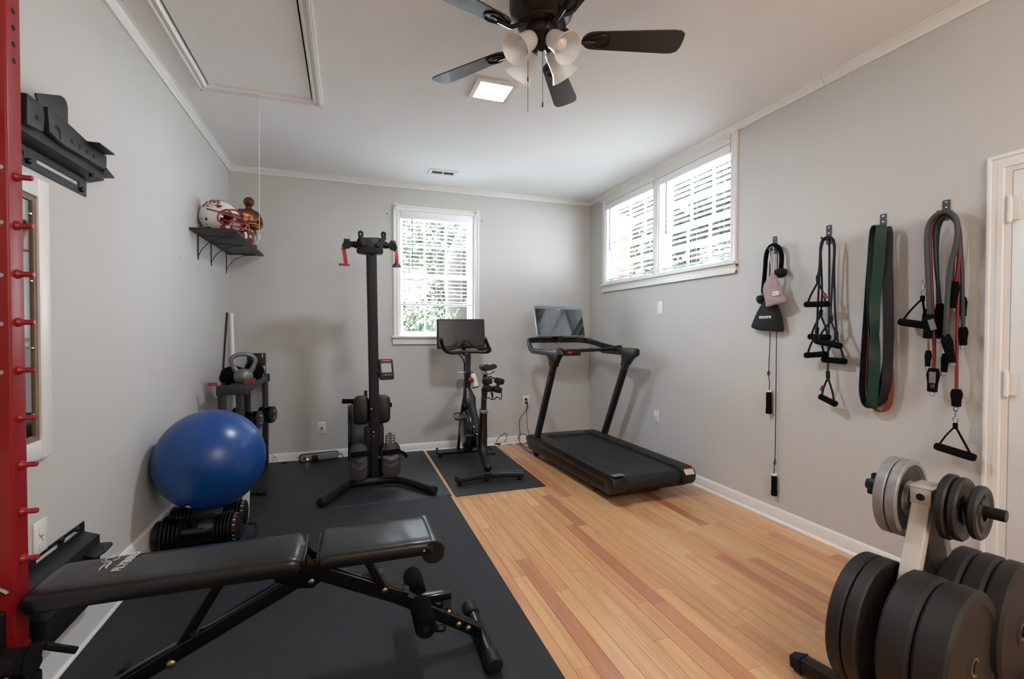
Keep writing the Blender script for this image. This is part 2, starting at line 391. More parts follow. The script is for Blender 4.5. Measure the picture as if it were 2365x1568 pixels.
win1 = struct('window_1')
mitred(win1, [(W1[0]-.003, W1[2]), (W1[0]-.003, W1[3]+.003), (W1[1]+.003, W1[3]+.003), (W1[1]+.003, W1[2])], CP, (0, 0, 0), (1, 0, 0), (0, -1, 0), 1)
b = B(); b.bx(W1[0]-.082, W1[1]+.082, -.045, .0, W1[2]-.020, W1[2]+.002, .005); b.bx(W1[0], W1[1], .0, .05, W1[2]-.0, W1[2]+.002); struct('sill', b, m_trim, win1)
b = B(); b.bx(W1[0]-.072, W1[1]+.072, -.018, 0, 1.156, W1[2]-.02, .003); b.bx(W1[0]-.072, W1[1]+.072, -.022, 0, 1.156, 1.176, .003); b.bx(W1[0]-.072, W1[1]+.072, -.021, 0, 1.212, W1[2]-.02, .003); struct('apron', b, m_trim, win1)
b = B(); b.bx(W1[0], W1[0]+.012, 0, T, W1[2]+.012, W1[3]-.012); b.bx(W1[1]-.012, W1[1], 0, T, W1[2]+.012, W1[3]-.012); b.bx(W1[0], W1[1], 0, T, W1[3]-.012, W1[3]); b.bx(W1[0], W1[1], .05, T+.03, W1[2]-.0, W1[2]+.012); struct('jamb', b, m_vinyl, win1)
zr = 1.900
sash(win1, f1, W1[0]+.012, W1[1]-.012, W1[2]+.005, zr+.017, .062)
sash(win1, f1, W1[0]+.012, W1[1]-.012, zr-.017, W1[3]-.012, .099)

win2 = struct('window_2')
UM = -1.3185
for yy, sd in ((W2[1]-.004, 1), (W2[0]+.004, -1)): mitred(win2, [(yy, W2[2]), (yy, ZC-.05)], CP, (W, 0, 0), (0, 1, 0), (-1, 0, 0), -sd)
b = B(); b.bx(W-.012, W, W2[0]+.004, W2[1]-.004, 2.744, ZC-.05); struct('casing', b, m_trim, win2)
b = B(); b.bx(W-.012, W+T, UM-.036, UM+.036, W2[2]+.002, 2.7435, .003); struct('mullion', b, m_trim, win2)
b = B(); b.bx(W-.045, W+.05, W2[0]-.072, W2[1]+.072, W2[2]-.020, W2[2]+.002, .004); struct('sill', b, m_trim, win2)
b = B(); b.bx(W-.018, W, W2[0]-.062, W2[1]+.062, 1.742, W2[2]-.02, .003); b.bx(W-.023, W, W2[0]-.062, W2[1]+.062, 1.742, 1.764, .003); b.bx(W-.021, W, W2[0]-.062, W2[1]+.062, 1.79, W2[2]-.02, .003); struct('apron', b, m_trim, win2)
for (u0, u1) in ((UM+.036, W2[1]), (W2[0], UM-.036)):
    b = B(); b.bx(W, W+T, u0, u0+.012, W2[2]+.012, W2[3]-.012); b.bx(W, W+T, u1-.012, u1, W2[2]+.012, W2[3]-.012); b.bx(W, W+T, u0, u1, W2[3]-.012, W2[3]); b.bx(W+.05, W+T+.03, u0, u1, W2[2], W2[2]+.012); struct('jamb', b, m_vinyl, win2)
    sash(win2, f2, u0+.012, u1-.012, W2[2]+.005, 2.262, .062, bw=.032, bb=.04)
    sash(win2, f2, u0+.012, u1-.012, 2.230, W2[3]-.012, .099, bw=.032, bb=.034)

# ---- venetian blinds
def blind(label, fx, rotz, u0, u1, zt, zb, ztop, pitch, tilt, wand_u, d=.032, cords=2):
    c = fx((u0+u1)/2, d); root = thing('window_blind', label, 'blind', (c[0], c[1], zb-.012), 'white slatted window blinds')
    part('headrail', wbox(B(), fx, u0-.004, u1+.004, -.014, .052, zt, ztop, .002), m_blind, root)
    part('bottom_rail', wbox(B(), fx, u0, u1, d-.025, d+.025, zb-.008, zb+.010, .003), m_blind, root)
    sb = B(); sb.tube([(-(u1-u0)/2, 0, 0), ((u1-u0)/2, 0, 0)], 1., sec=[(-.025, 0), (-.012, .0035), (.012, .0035), (.025, 0), (.012, .0012), (-.012, .0012)], up=(0, 0, 1))
    me = bpy.data.meshes.new('slat'); sb.bm.to_mesh(me); sb.bm.free(); me.materials.append(m_blind)
    n = int((zt-zb-.02)/pitch); z = zb+.035
    while z < zt-.008:
        o = bpy.data.objects.new('slat', me); COL.objects.link(o); o.parent = root
        o.rotation_euler = (MX.Rotation(rotz, 4, 'Z') @ MX.Rotation(tilt+(random.random()-.5)*.02, 4, 'X')).to_euler(); o.location = (0, 0, z-(zb-.012)); z += pitch
    for i in range(cords):
        u = u0+(u1-u0)*(.14+.72*i/(cords-1))
        for dd in (d-.026, d+.026):
            p = fx(u, dd); part('ladder_cord', B().rod((p[0], p[1], zb), (p[0], p[1], zt), .0009, 5), m_white, root)
    p = fx(wand_u, d-.036); part('tilt_wand', B().rod((p[0], p[1], zt+.01), (p[0], p[1], zt-(zt-zb)*.58), .0035, 8), m_blkp, root)
    return root
blind('raised white slatted blind hanging in the tall window behind the bike', f1, 0., 1.600, 2.371, 2.500, 1.583, 2.572, .0415, R(-4), AY(952, 560, 0).x, cords=3)
blind('white slatted blind in the half of the high double window nearer the room corner', f2, R(-90), UM+.052, W2[1]-.016, 2.672, 1.852, 2.735, .0445, R(-9), -.47, cords=3)
blind('white slatted blind in the half of the high double window nearer the hanging ropes', f2, R(-90), W2[0]+.016, UM-.052, 2.672, 1.852, 2.735, .0445, R(-9), -1.47, cords=3)
# curtain rod brackets left on the casings
def bracket(c, out, label):
    c = V(c); o = V(out); b = B(); M = fr(c, o, (0, 0, 1))
    b.box((.004, 0, 0), (.008, .022, .05), M, .002); b.box((.03, 0, .012), (.055, .010, .012), M, .002); b.box((.056, 0, .02), (.010, .018, .028), M, .003)
    solo('curtain_rod_bracket', b, m_white, label, 'bracket', 'empty curtain rod brackets on the window casings')
bracket((1.545, -.018, 2.60), (0, -1, 0), 'white curtain rod bracket on the window casing above the rower handle')
bracket((2.425, -.018, 2.60), (0, -1, 0), 'white curtain rod bracket on the tall window casing on the side of the room corner')
bracket((W-.013, -.37, 2.76), (-1, 0, 0), 'white curtain rod bracket on the double window at the end by the room corner')
bracket((W-.013, UM, 2.765), (-1, 0, 0), 'white curtain rod bracket above the mullion of the double window')
bracket((W-.013, W2[0]+.01, 2.765), (-1, 0, 0), 'white curtain rod bracket on the double window at the end by the hanging ropes')

# ---- door in the side wall with its casing and hinges
DY = -3.902
door = struct('door_1')
b = B(); b.bx(W-.004, W+.035, DY-.86, DY-.004, .012, 2.012, .003); b.bx(W-.010, W, DY-.86+.12, DY-.14, .25, .9, .006); b.bx(W-.010, W, DY-.86+.12, DY-.14, 1.05, 1.88, .006)
struct('door_slab', b, m_trim, door)
for z in (1.845, 1.068, .22):
    b = B(); b.rod((W-.014, DY, z-.055), (W-.014, DY, z+.055), .008, 10); b.bx(W-.008, W-.004, DY-.03, DY+.004, z-.05, z+.05)
    for q in (-.055, .055): b.ball((W-.014, DY, z+q), .008, n=8)
    for q in (-.018, .018): b.rod((W-.014, DY, z+q-.0015), (W-.014, DY, z+q+.0015), .0088, 10)
    struct('hinge', b, m_trim, door)
DP = [(0, 0), (0, .008), (.008, .010), (.012, .018), (.030, .018), (.034, .015), (.052, .015), (.056, .021), (.066, .020), (.075, .008), (.075, 0)]
mitred(door, [(DY+.011, 0), (DY+.011, 2.023), (DY-.875, 2.023), (DY-.875, 0)], DP, (W, 0, 0), (0, 1, 0), (-1, 0, 0), -1)
b = B(); b.bx(W-.006, W+.001, DY-.002, DY+.012, 0, 2.0135); b.bx(W-.006, W+.001, DY-.875, DY+.012, 2.0135, 2.024); struct('jamb', b, m_trim, door)

# ---- attic hatch
hb = thing('attic_hatch', 'white attic hatch in the ceiling with moulded frame and hanging pull cord', 'hatch', ((HX0+HX1)/2, (HY0+HY1)/2, ZC))
b = B(); b.bx(HX0+.013, HX1-.010, HY0+.006, HY1-.004, ZC+.003, ZC+.015); hp = part('panel', b, m_ceil, hb)
for q in (AZ(445, 90, ZC), AZ(668, 22, ZC), AZ(678, 128, ZC), AZ(500, 190, ZC), AZ(699, 217, ZC), AZ(399, 30, ZC)):
    part('screw', B().ball((q.x, q.y, ZC-.001), .006, (1, 1, .5), 8), m_ceil, hp)
hpf = [(0, 0), (.062, 0), (.062, -.006), (.054, -.016), (.048, -.016), (.044, -.010), (.030, -.012), (.026, -.018), (.014, -.018), (.010, -.012), (.006, -.014), (0, -.012)]
def htrim(o, x, z, L): part('frame_moulding', B().prism(hpf, L, MXc(o, x, (0, 0, 1), z)), m_trim, hb)
htrim((HX0-.062, HY0-.06, ZC), (1, 0, 0), (0, 1, 0), HY1-HY0+.125); htrim((HX1+.062, HY0-.06, ZC), (-1, 0, 0), (0, 1, 0), HY1-HY0+.125)
htrim((HX0-.062, HY1+.065, ZC), (0, -1, 0), (1, 0, 0), HX1-HX0+.124); htrim((HX0-.062, HY0-.065, ZC), (0, 1, 0), (1, 0, 0), HX1-HX0+.124)
p0 = AZ(599, 208, ZC); p1 = V((p0.x-.008, p0.y+.01, AY(599, 545, p0.y).z)); pc = B(); pc.tube([p0, p1], .0013, 6); pull = part('pull_cord', pc, m_white, hb)
kb_ = B(); kb_.ball(p1, .006, n=10); kb_.ball(p1-V((0, 0, .014)), .005, n=10); kb_.tube(crv([p1-V((0, 0, .01)), p1+V((-.008, 0, -.03)), p1+V((-.018, 0, -.052))], 4), .0016, 6); part('knot', kb_, m_white, pull)

# ---- flat ceiling panel light, vent
pl = thing('panel_light', 'square flat lit ceiling panel light between the fan blades', 'light', (1.952, -2.196, ZC-.012))
b = B(); x0, x1, y0, y1 = 1.819, 2.085, -2.329, -2.064
b.frame4(x0, x1, y0, y1, .030, ZC-.014, ZC-.0005)
part('frame', b, m_white, pl)
m_lamp = mat('lit_diffuser', (238, 244, 255), .5, emit=105.)
part('diffuser', B().bx(x0+.024, x1-.024, y0+.024, y1-.024, ZC-.011, ZC-.004), m_lamp, pl)
vt = thing('ceiling_vent', 'small rectangular white ceiling vent near the tall window', 'vent', (1.95, -.495, ZC-.01))
b = B(); vx0, vx1, vy0, vy1 = 1.812, 2.094, -.572, -.425
b.frame4(vx0, vx1, vy0, vy1, .034, ZC-.009, ZC-.0005); b.bx(1.948, 1.958, vy0+.034, vy1-.034, ZC-.009, ZC-.0005)
part('frame', b, m_white, vt); part('duct_opening', B().bx(vx0+.03, vx1-.03, vy0+.03, vy1-.03, ZC-.003, ZC-.001), m_dark, vt)  # opening is a flat dark sheet with the duct's shade in its colour
for i in range(4):
    y = vy0+.044+i*.019
    part('louver', B().box(((vx0+vx1)/2, y, ZC-.006), (.22, .010, .0012), MX.Translation((0, 0, 0)), 0), m_gry, vt)  # louvers coloured dark to stand in for the shaded openings

# ---- wall plates
def plate(c, out, label, kind, name='wall_outlet'):
    c = V(c); M = fr(c, out, (0, 0, 1)); root = thing(name, label, 'outlet' if kind == 'duplex' else 'wall plate', c, 'white electrical wall plates')
    part('cover_plate', B().box((.003, 0, 0), (.006, .078, .122), M, .002), m_white, root)
    if kind == 'duplex':
        for z in (.027, -.027):
            r_ = part('receptacle', B().prism(rrect(.033, .037, .013), .003, M @ MXc((.006, 0, z), (0, 1, 0), (0, 0, 1), (1, 0, 0))), m_white, root)
            b = B()
            for y, h in ((-.0065, .009), (.0065, .007)): b.box((.0092, y, .005), (.0006, .0022, h), M)
            b.prism(circ(.0028, 8), .0006, M @ MXc((.009, 0, -.009), (0, 1, 0), (0, 0, 1), (1, 0, 0))); part('slot', b, m_dark, r_)
        part('screw', B().prism(circ(.003, 8), .001, M @ MXc((.006, 0, 0), (0, 1, 0), (0, 0, 1), (1, 0, 0))), m_stl, root)
    elif kind == 'coax':
        part('jack', B().rod(M @ V((.005, 0, 0)), M @ V((.02, 0, 0)), .006, 10), m_gry, root); part('jack_lever', B().box((.016, .004, .002), (.008, .026, .008), M @ MX.Rotation(R(-40), 4, 'X'), .002), m_gry, root)
    else:
        part('rocker', B().box((.0075, 0, 0), (.004, .034, .068), M, .0015), m_white, root); part('rocker_split', B().box((.0098, 0, .002), (.0008, .028, .002), M), m_gry2, root)
        for z in (-.05, .05): part('screw', B().prism(circ(.003, 8), .001, M @ MXc((.006, 0, z), (0, 1, 0), (0, 0, 1), (1, 0, 0))), m_stl, root)
    return root
plate((.806, 0, .316), (0, -1, 0), 'white wall plate with a small black jack behind the rower', 'coax', 'wall_plate')
plate((3.021, 0, .488), (0, -1, 0), 'white outlet with black plugs beside the treadmill', 'duplex')
plate((W, -1.388, 1.521), (-1, 0, 0), 'white rocker plate on the wall below the double window, upper of two', 'rocker', 'wall_plate')
plate((W, -1.344, .486), (-1, 0, 0), 'white rocker plate low on the wall behind the treadmill, lower of two', 'rocker', 'wall_plate')
plate((0, -3.017, .553), (1, 0, 0), 'white outlet on the wall behind the red rack post', 'duplex')
# ------------------------------------------------------------------ outside the windows
m_bark = mat('oak_bark', (46, 42, 37), .95, var=.35, vs=14, bump=1., bs=40)
m_leafa = mat('pale_leaves', (76, 82, 64), .7, var=.3, vs=3)
m_leafb = mat('olive_leaves', (66, 72, 54), .7, var=.3, vs=3)
m_bounce = mat('pale_bounce_ground', (206, 205, 200), .95, var=.12, vs=3)  # ground made pale as an added reflector, to bounce daylight onto the ceiling
m_brick = mat('outdoor_brick', (150, 70, 54), .9, var=.2, vs=12)
struct('ground_outside', B().bx(-18, 26, T+.3, 30, -.75, -.7), m_bounce)
struct('ground_outside', B().bx(W+T+.3, 26, -16, T+.3, -.75, -.7), m_bounce)
def branchy(b, a, d, L, r, depth, rg, tips, spread=.7):
    pts = [V(a)]; p = V(a); dd = V(d).normalized()
    for i in range(4):
        dd = (dd + V((rg.uniform(-.22, .22), rg.uniform(-.22, .22), rg.uniform(-.05, .2)))).normalized(); p = p+dd*L/4; pts.append(p.copy())
    b.tube(crv(pts, 3), [r*(1-.45*i/12) for i in range(13)], 7 if r > .05 else 4)
    if depth == 0: tips.append(p); return
    for k in range(3):
        nd = (dd + V((rg.uniform(-1, 1), rg.uniform(-1, 1), rg.uniform(-.35, .6)))*spread).normalized()
        branchy(b, pts[2+(k % 3)], nd, L*rg.uniform(.55, .8), r*.5, depth-1, rg, tips, spread)
def leaves(pts, n, rad, size, rg):
    vs, fs = [], []
    for i in range(n):
        c = V(rg.choice(pts)) + V((rg.gauss(0, rad), rg.gauss(0, rad), rg.gauss(0, rad*.8)))
        if (c.x < W+T+.35 and c.y < T+.35) or c.z < -.6: continue
        a = V((rg.uniform(-1, 1), rg.uniform(-1, 1), rg.uniform(-1, 1))).normalized(); q = a.orthogonal().normalized()
        s_ = size*rg.uniform(.6, 1.3); k = len(vs)
        vs += [c-a*s_, c+q*s_*.45, c+a*s_, c-q*s_*.45]; fs.append((k, k+1, k+2, k+3))
    return B().raw(vs, fs)
def tree(label, pos, h, r, lean, seed, mleaf, nleaf, depth=3, lsize=.07, rad=.45):
    rg = random.Random(seed); root = thing('tree', label, 'tree', pos, 'trees outside the windows'); b = B(); tips = []
    p = V(pos); d = V(lean).normalized(); pts = [p+d*h*i/4+V((rg.uniform(-.06, .06), rg.uniform(-.06, .06), 0))*i for i in range(5)]
    b.tube(crv(pts, 3), [r*(1.25-.5*i/12) if i > 1 else r*1.4 for i in range(13)], 12)
    for k in range(5): branchy(b, pts[2+k % 3], (rg.uniform(-1, 1), rg.uniform(-1, 1), rg.uniform(.2, .9)), h*.45, r*.42, depth-1, rg, tips)
    part('trunk', b, m_bark, root); f = part('foliage', leaves(tips, nleaf, rad, lsize, rg), mleaf, root, sharp=180); f['kind'] = 'stuff'
def shrub(label, pos, w, h, seed, mleaf, n, lsize=.06):
    rg = random.Random(seed); root = thing('shrub', label, 'shrub', pos, 'shrubs outside the windows'); b = B(); tips = []
    for k in range(7):
        e = V(pos)+V((rg.uniform(-w, w)*.6, rg.uniform(-w, w)*.6, h*rg.uniform(.6, 1))); b.tube(crv([V(pos), (V(pos)+e)/2+V((rg.uniform(-.1, .1), 0, .1)), e], 3), .02, 5); tips += [e, (V(pos)+e)/2, V(pos)*.25+e*.75]
    part('stems', b, m_bark, root); f = part('foliage', leaves(tips, n, w*.33, lsize, rg), mleaf, root, sharp=180); f['kind'] = 'stuff'
pt = AY(1022, 800, 4.2)
tree('thick oak trunk leaning outside the tall window behind the bike screen', (pt.x-.05, 4.2, -.7), 4.6, .27, (.16, .05, 1), 5, m_leafa, 9000, 2, .055)
tree('slender pale tree behind the oak outside the tall window', (AY(950, 640, 8).x, 8, -.7), 4.5, .10, (.05, 0, 1), 11, m_leafa, 9000, 2, .055)
shrub('pale green shrub seen low through the tall window', (AY(950, 760, 3.4).x, 3.4, -.7), .9, 2.3, 21, m_leafa, 6000, .05)
shrub('far pale shrub past the oak trunk outside the tall window', (AY(1085, 740, 7.5).x, 7.5, -.7), 1.1, 2.2, 22, m_leafa, 5000, .07)
for i, (px, yy, w_, h_, s_) in enumerate(((985, 6.5, 1.7, 5.6, 41), (1055, 9.0, 2.2, 6.6, 42), (905, 8.0, 1.8, 6.0, 43))):
    shrub(['tall pale bush behind the shrub outside the tall window', 'far tall bush behind the oak trunk outside the tall window', 'far pale bush at the rower side outside the tall window'][i], (AY(px, 700, yy).x, yy, -.7), w_, h_, s_, m_leafa, 16000, .062)
for i, (y, dx, s_) in enumerate(((-2.4, 3.2, 31), (-.4, 4.2, 32), (1.9, 4.6, 33), (4.4, 6.0, 34))):
    tree(['olive leafed tree outside the double window at its end by the ropes', 'olive leafed tree outside the middle of the double window', 'olive leafed tree outside the double window near the room corner', 'farthest olive leafed tree outside the double window'][i],
         (W+dx, y+1.5, -.7), 4.2+.3*i, .12, (.02*i, -.03, 1), s_, m_leafb, 6500, 2, .14, .7)
pb = AX(1436, 560, W+.62)
bp = thing('brick_pillar', 'red brick pillar just outside the double window near the room corner', 'pillar', (W+.62, pb.y, -.7))
for k in range(52):
    z = -.7+k*.0677
    if z > 1.7: part('brick', B().box((W+.62, pb.y, z+.030), (.22, .075, .057), None, .003, 1), m_brick, bp)
part('pillar_core', B().bx(W+.53, W+.71, pb.y-.034, pb.y+.034, -.7, 2.75), mat('mortar', (190, 180, 170), .95), bp)

# ------------------------------------------------------------------ ceiling fan
m_bron = mat('dark_bronze', (40, 33, 29), .34, .55, var=.08, vs=9)
m_blade = mat('dark_walnut_blade', (46, 37, 34), .38, var=.18, vs=5, coat=.15)
m_opal = mat('frosted_glass', (244, 243, 240), .35)
_nt = m_opal.node_tree; _tl = _nt.nodes.new('ShaderNodeBsdfTranslucent'); _tl.inputs[0].default_value = (.93, .92, .90, 1); _mx = _nt.nodes.new('ShaderNodeMixShader'); _mx.inputs[0].default_value = .55
_nt.links.new(_nt.nodes['Principled BSDF'].outputs[0], _mx.inputs[1]); _nt.links.new(_tl.outputs[0], _mx.inputs[2]); _nt.links.new(_mx.outputs[0], [q for q in _nt.nodes if q.type == 'OUTPUT_MATERIAL'][0].inputs['Surface'])
FX, FY, FZ = 1.915, -3.113, 2.652
fan = thing('ceiling_fan', 'dark bronze ceiling fan with five brown blades and four frosted lights', 'ceiling fan', (FX, FY, ZC))
F0 = MX.Translation((FX, FY, 0))
part('motor_housing', B().lathe([(.02, ZC), (.145, ZC), (.150, ZC-.012), (.150, ZC-.075), (.142, ZC-.098), (.120, ZC-.118), (.105, ZC-.132), (.112, ZC-.140), (.112, ZC-.152), (.09, ZC-.162), (.02, ZC-.163)], F0, 40), m_bron, fan)
part('switch_housing', B().lathe([(.02, 2.72), (.072, 2.715), (.074, 2.705), (.074, 2.675), (.066, 2.66), (.056, 2.652), (.050, 2.64), (.042, 2.630), (.03, 2.620), (.014, 2.614), (.01, 2.605), (.002, 2.602)], F0, 32), m_bron, fan)
for k in range(5):
    az = R(-17.84+72*k); M = F0 @ MX.Rotation(az, 4, 'Z')
    Mb = M @ MX.Translation((0, 0, FZ)) @ MX.Rotation(R(-12), 4, 'X')
    pl_ = []
    for t in range(9):
        a = pi/2+pi*t/8; pl_.append((.245+.058*cos(a), .052*sin(a)))
    pl_ += [(.60, -.068), (.635, -.064), (.655, -.048), (.66, -.02), (.66, .03), (.652, .055), (.63, .068), (.60, .070)]
    bl = part('blade', B().prism(pl_, .006, Mb, .0015, 1), m_blade, fan)
    b = B(); b.tube(crv([M @ V((.085, 0, 2.708)), M @ V((.115, 0, 2.700)), M @ V((.145, 0, 2.668)), M @ V((.18, 0, 2.646)), M @ V((.22, 0, 2.645)), M @ V((.25, 0, 2.645))], 4), .0095, 8)
    for s_ in (-1, 1): b.tube(crv([Mb @ V((.215, 0, -.004)), Mb @ V((.235, .026*s_, -.004)), Mb @ V((.270, .040*s_, -.004)), Mb @ V((.300, .034*s_, -.004))], 4), .0042, 6)
    b.tube(crv([Mb @ V((.300, .034, -.004)), Mb @ V((.318, 0, -.004)), Mb @ V((.300, -.034, -.004))], 4), .0042, 6)
    b.box((.25, 0, -.002), (.07, .018, .004), Mb, .001)
    part('blade_iron', b, m_bron, fan)
for k in range(4):
    az = R(-112.5-45+90*k); d = V((cos(az)*.74, sin(az)*.74, -.67)); o = V((FX+cos(az)*.045, FY+sin(az)*.045, 2.652))
    M = frz(o, d)
    part('lamp_arm', B().lathe([(.024, -.02), (.026, .01), (.029, .022), (.03, .034), (.02, .036)], M, 20), m_bron, fan)
    sh = part('lamp_shade', B().ring([(.027, .026), (.037, .032), (.042, .05), (.0435, .075), (.047, .105), (.055, .135), (.069, .158), (.0705, .160), (.067, .160), (.053, .137), (.0445, .106), (.041, .075), (.0395, .051), (.034, .036), (.027, .031)], M, 36), m_opal, fan)
    part('bulb', B().lathe([(.012, .03), (.016, .05), (.026, .075), (.030, .095), (.026, .112), (.014, .122), (.002, .125)], M, 20), mat('bulb_glass', (232, 224, 212), .3) if k == 0 else bpy.data.materials['bulb_glass'], sh)
for px, y0, y1, off in ((1219, 150, 259, (-.045, -.05)), (1253, 118, 243, (.012, -.02))):
    q = AY(px, y1, FY+off[1]); t = V((q.x, q.y, 2.62)); b = B()
    n = 40
    b.rod(t, q, .0011, 5)
    for i in range(n): b.ball(t.lerp(q, i/n), .0017, n=5)
    b.lathe([(.001, .01), (.0035, .004), (.0035, -.012), (.001, -.016)], MX.Translation(t.lerp(q, .55 if px == 1219 else .98)), 8)
    part('pull_chain', b, m_bron, fan)

# ------------------------------------------------------------------ corner shelf and what stands on it
m_shelf = mat('black_shelf_board', (34, 34, 35), .5, var=.08, vs=20)
ZS = 2.032
sh = thing('wall_shelf', 'black wall shelf on three curved brackets in the room corner', 'shelf', (.15, -.65, ZS-.018))
part('shelf_board', B().bx(.001, .300, -1.242, -.055, ZS-.018, ZS, .002), m_shelf, sh)
for y in (-1.03, -.665, -.14):
    b = B(); b.bx(.001, .0045, y-.010, y+.010, ZS-.20, ZS-.018); b.bx(.001, .245, y-.010, y+.010, ZS-.0215, ZS-.018)
    b.ribbon(crv([(.006, y, ZS-.17), (.03, y, ZS-.12), (.08, y, ZS-.066), (.15, y, ZS-.034), (.225, y, ZS-.022)], 5), .007, .004, (0, 1, 0))
    for z in (-.19, -.05): b.ball((.0045, y, ZS+z), .004, (.5, 1, 1), 8)
    part('bracket', b, m_blk, sh)

m_hel = mat('white_helmet_shell', (226, 222, 216), .2, coat=.6, rv=.05)
m_mar = mat('maroon_helmet_paint', (128, 24, 34), .3, coat=.3)
m_pad = mat('brown_padding', (120, 84, 62), .8, bump=.2)
hc = V((.145, -.985, ZS+.128)); H = MX.Translation(hc) @ MX.Rotation(R(-8), 4, 'Z')     # helmet faces +x
hel = thing('football_helmet', 'white and maroon football helmet with face mask on the black shelf', 'helmet', (hc.x, hc.y, ZS))
def hs(u, v, k=1.):         # helmet shell: u azimuth from front, v height angle
    return V((.142*k*cos(v)*cos(u)-.012, .112*k*cos(v)*sin(u), (.136 if v > 0 else .122)*k*sin(v)))
t = bmesh.new(); bmesh.ops.create_uvsphere(t, u_segments=40, v_segments=26, radius=1)
for v in t.verts: v.co = V((v.co.x*.142-.012, v.co.y*.112, v.co.z*(.136 if v.co.z > 0 else .122)))
kill = [f for f in t.faces if (lambda c: (c.z < -.112) or (c.x > .06 and c.z < .028) or (c.x > .018 and c.z < -.02 and c.x*1.0+c.z*.2 > .03) or (abs(c.y) < .075 and c.z < -.085))(f.calc_center_median())]
bmesh.ops.delete(t, geom=kill, context='FACES')
bmesh.ops.solidify(t, geom=t.faces[:], thickness=.008); print('shell', max(v.co.z for v in t.verts))
part('shell', B().merge(t, H), m_hel, hel)
t = bmesh.new(); bmesh.ops.create_uvsphere(t, u_segments=30, v_segments=20, radius=1)
for v in t.verts: v.co = V((v.co.x*.128-.016, v.co.y*.099, v.co.z*(.121 if v.co.z > 0 else .109)))
kill = [f for f in t.faces if (lambda c: c.z < -.095 or (c.x > .045 and c.z < .02) or (c.x > .02 and c.z < -.02))(f.calc_center_median())]
bmesh.ops.delete(t, geom=kill, context='FACES'); bmesh.ops.solidify(t, geom=t.faces[:], thickness=.006)
part('lining', B().merge(t, H), m_pad, hel)
b = B()                                                                # crown stripe
rows = []
for i in range(22):
    a = R(18+150*i/21); rows.append([H @ V((.1435*cos(a)-.012, s_*.012, .1375*sin(a))) for s_ in (-1, 1)] + [H @ V((.139*cos(a)-.012, s_*.012, .133*sin(a))) for s_ in (1, -1)])
b.rings(rows); part('crown_stripe', b, m_mar, hel)
b = B(); rg = random.Random(4)                                          # maroon decals on the side seen: ragged strokes and bars
for i in range(46):
    u0 = R(-150+rg.uniform(0, 78)); v0 = R(26+rg.uniform(0, 40)); L = rg.uniform(.06, .20)
    b.ribbon([H @ hs(u0+L*k/4, v0+.05*L*k/4*rg.uniform(-1, 1)*3, 1.022) for k in range(5)], rg.uniform(.003, .008), .0035, H.to_3x3() @ V((0, .3, 1)))
for i in range(7): b.ribbon([H @ hs(R(-165+2*i), R(10-9*i), 1.02), H @ hs(R(-148+2*i), R(10-9*i), 1.02)], .008, .003, H.to_3x3() @ V((0, 0, 1)))
b.ribbon([H @ hs(R(-112+9*k), R(20-2.4*k), 1.012) for k in range(8)], .011, .002, H.to_3x3() @ V((0, 0, 1)))
part('side_decal', b, m_mar, hel)
b = B()
for u, v, r_ in ((-112, -14, .010), (-128, -12, .005), (-118, -32, .005)): b.prism(circ(r_, 14), .003, frz(H @ hs(R(u), R(v), .995), H.to_3x3() @ hs(R(u), R(v)))); 
part('ear_hole', b, m_dark, hel)
b = B()                                                                # face mask cage
def hp_(x, y, z): return H @ V((x, y, z))
for z, xo in ((-.002, .165), (-.045, .190), (-.078, .188)): b.tube(crv([hp_(.045, -.108, z+.012), hp_(.105, -.088, z+.004), hp_(xo-.02, -.05, z), hp_(xo, 0, z), hp_(xo-.02, .05, z), hp_(.105, .088, z+.004), hp_(.045, .108, z+.012)], 4), .0058, 7)
for y in (-.035, .035): b.tube(crv([hp_(.158, y, 0), hp_(.186, y, -.04), hp_(.182, y, -.085)], 4), .0052, 7)
for s_ in (-1, 1):
    b.tube(crv([hp_(.075, .104*s_, .045), hp_(.10, .098*s_, .03), hp_(.118, .085*s_, 0), hp_(.112, .085*s_, -.045), hp_(.10, .085*s_, -.08)], 4), .0058, 7)
    b.tube(crv([hp_(.075, .104*s_, .045), hp_(.110, .06*s_, .056), hp_(.124, 0, .058)], 4), .0055, 7)
    b.tube(crv([hp_(.075, .104*s_, .045), hp_(.03, .11*s_, .02), hp_(.02, .112*s_, -.03), hp_(.05, .11*s_, -.06), hp_(.10, .088*s_, -.078)], 4), .006, 7)
part('face_mask', b, mat('maroon_mask', (142, 26, 34), .3, coat=.3), hel)
b = B(); b.box((.075, -.102, -.085), (.085, .012, .032), H, .005); part('jaw_strap', b, m_mar, hel)
b = B(); b.box((.085, -.1095, -.085), (.028, .004, .022), H, .001); part('jaw_label', b, m_hel, hel)

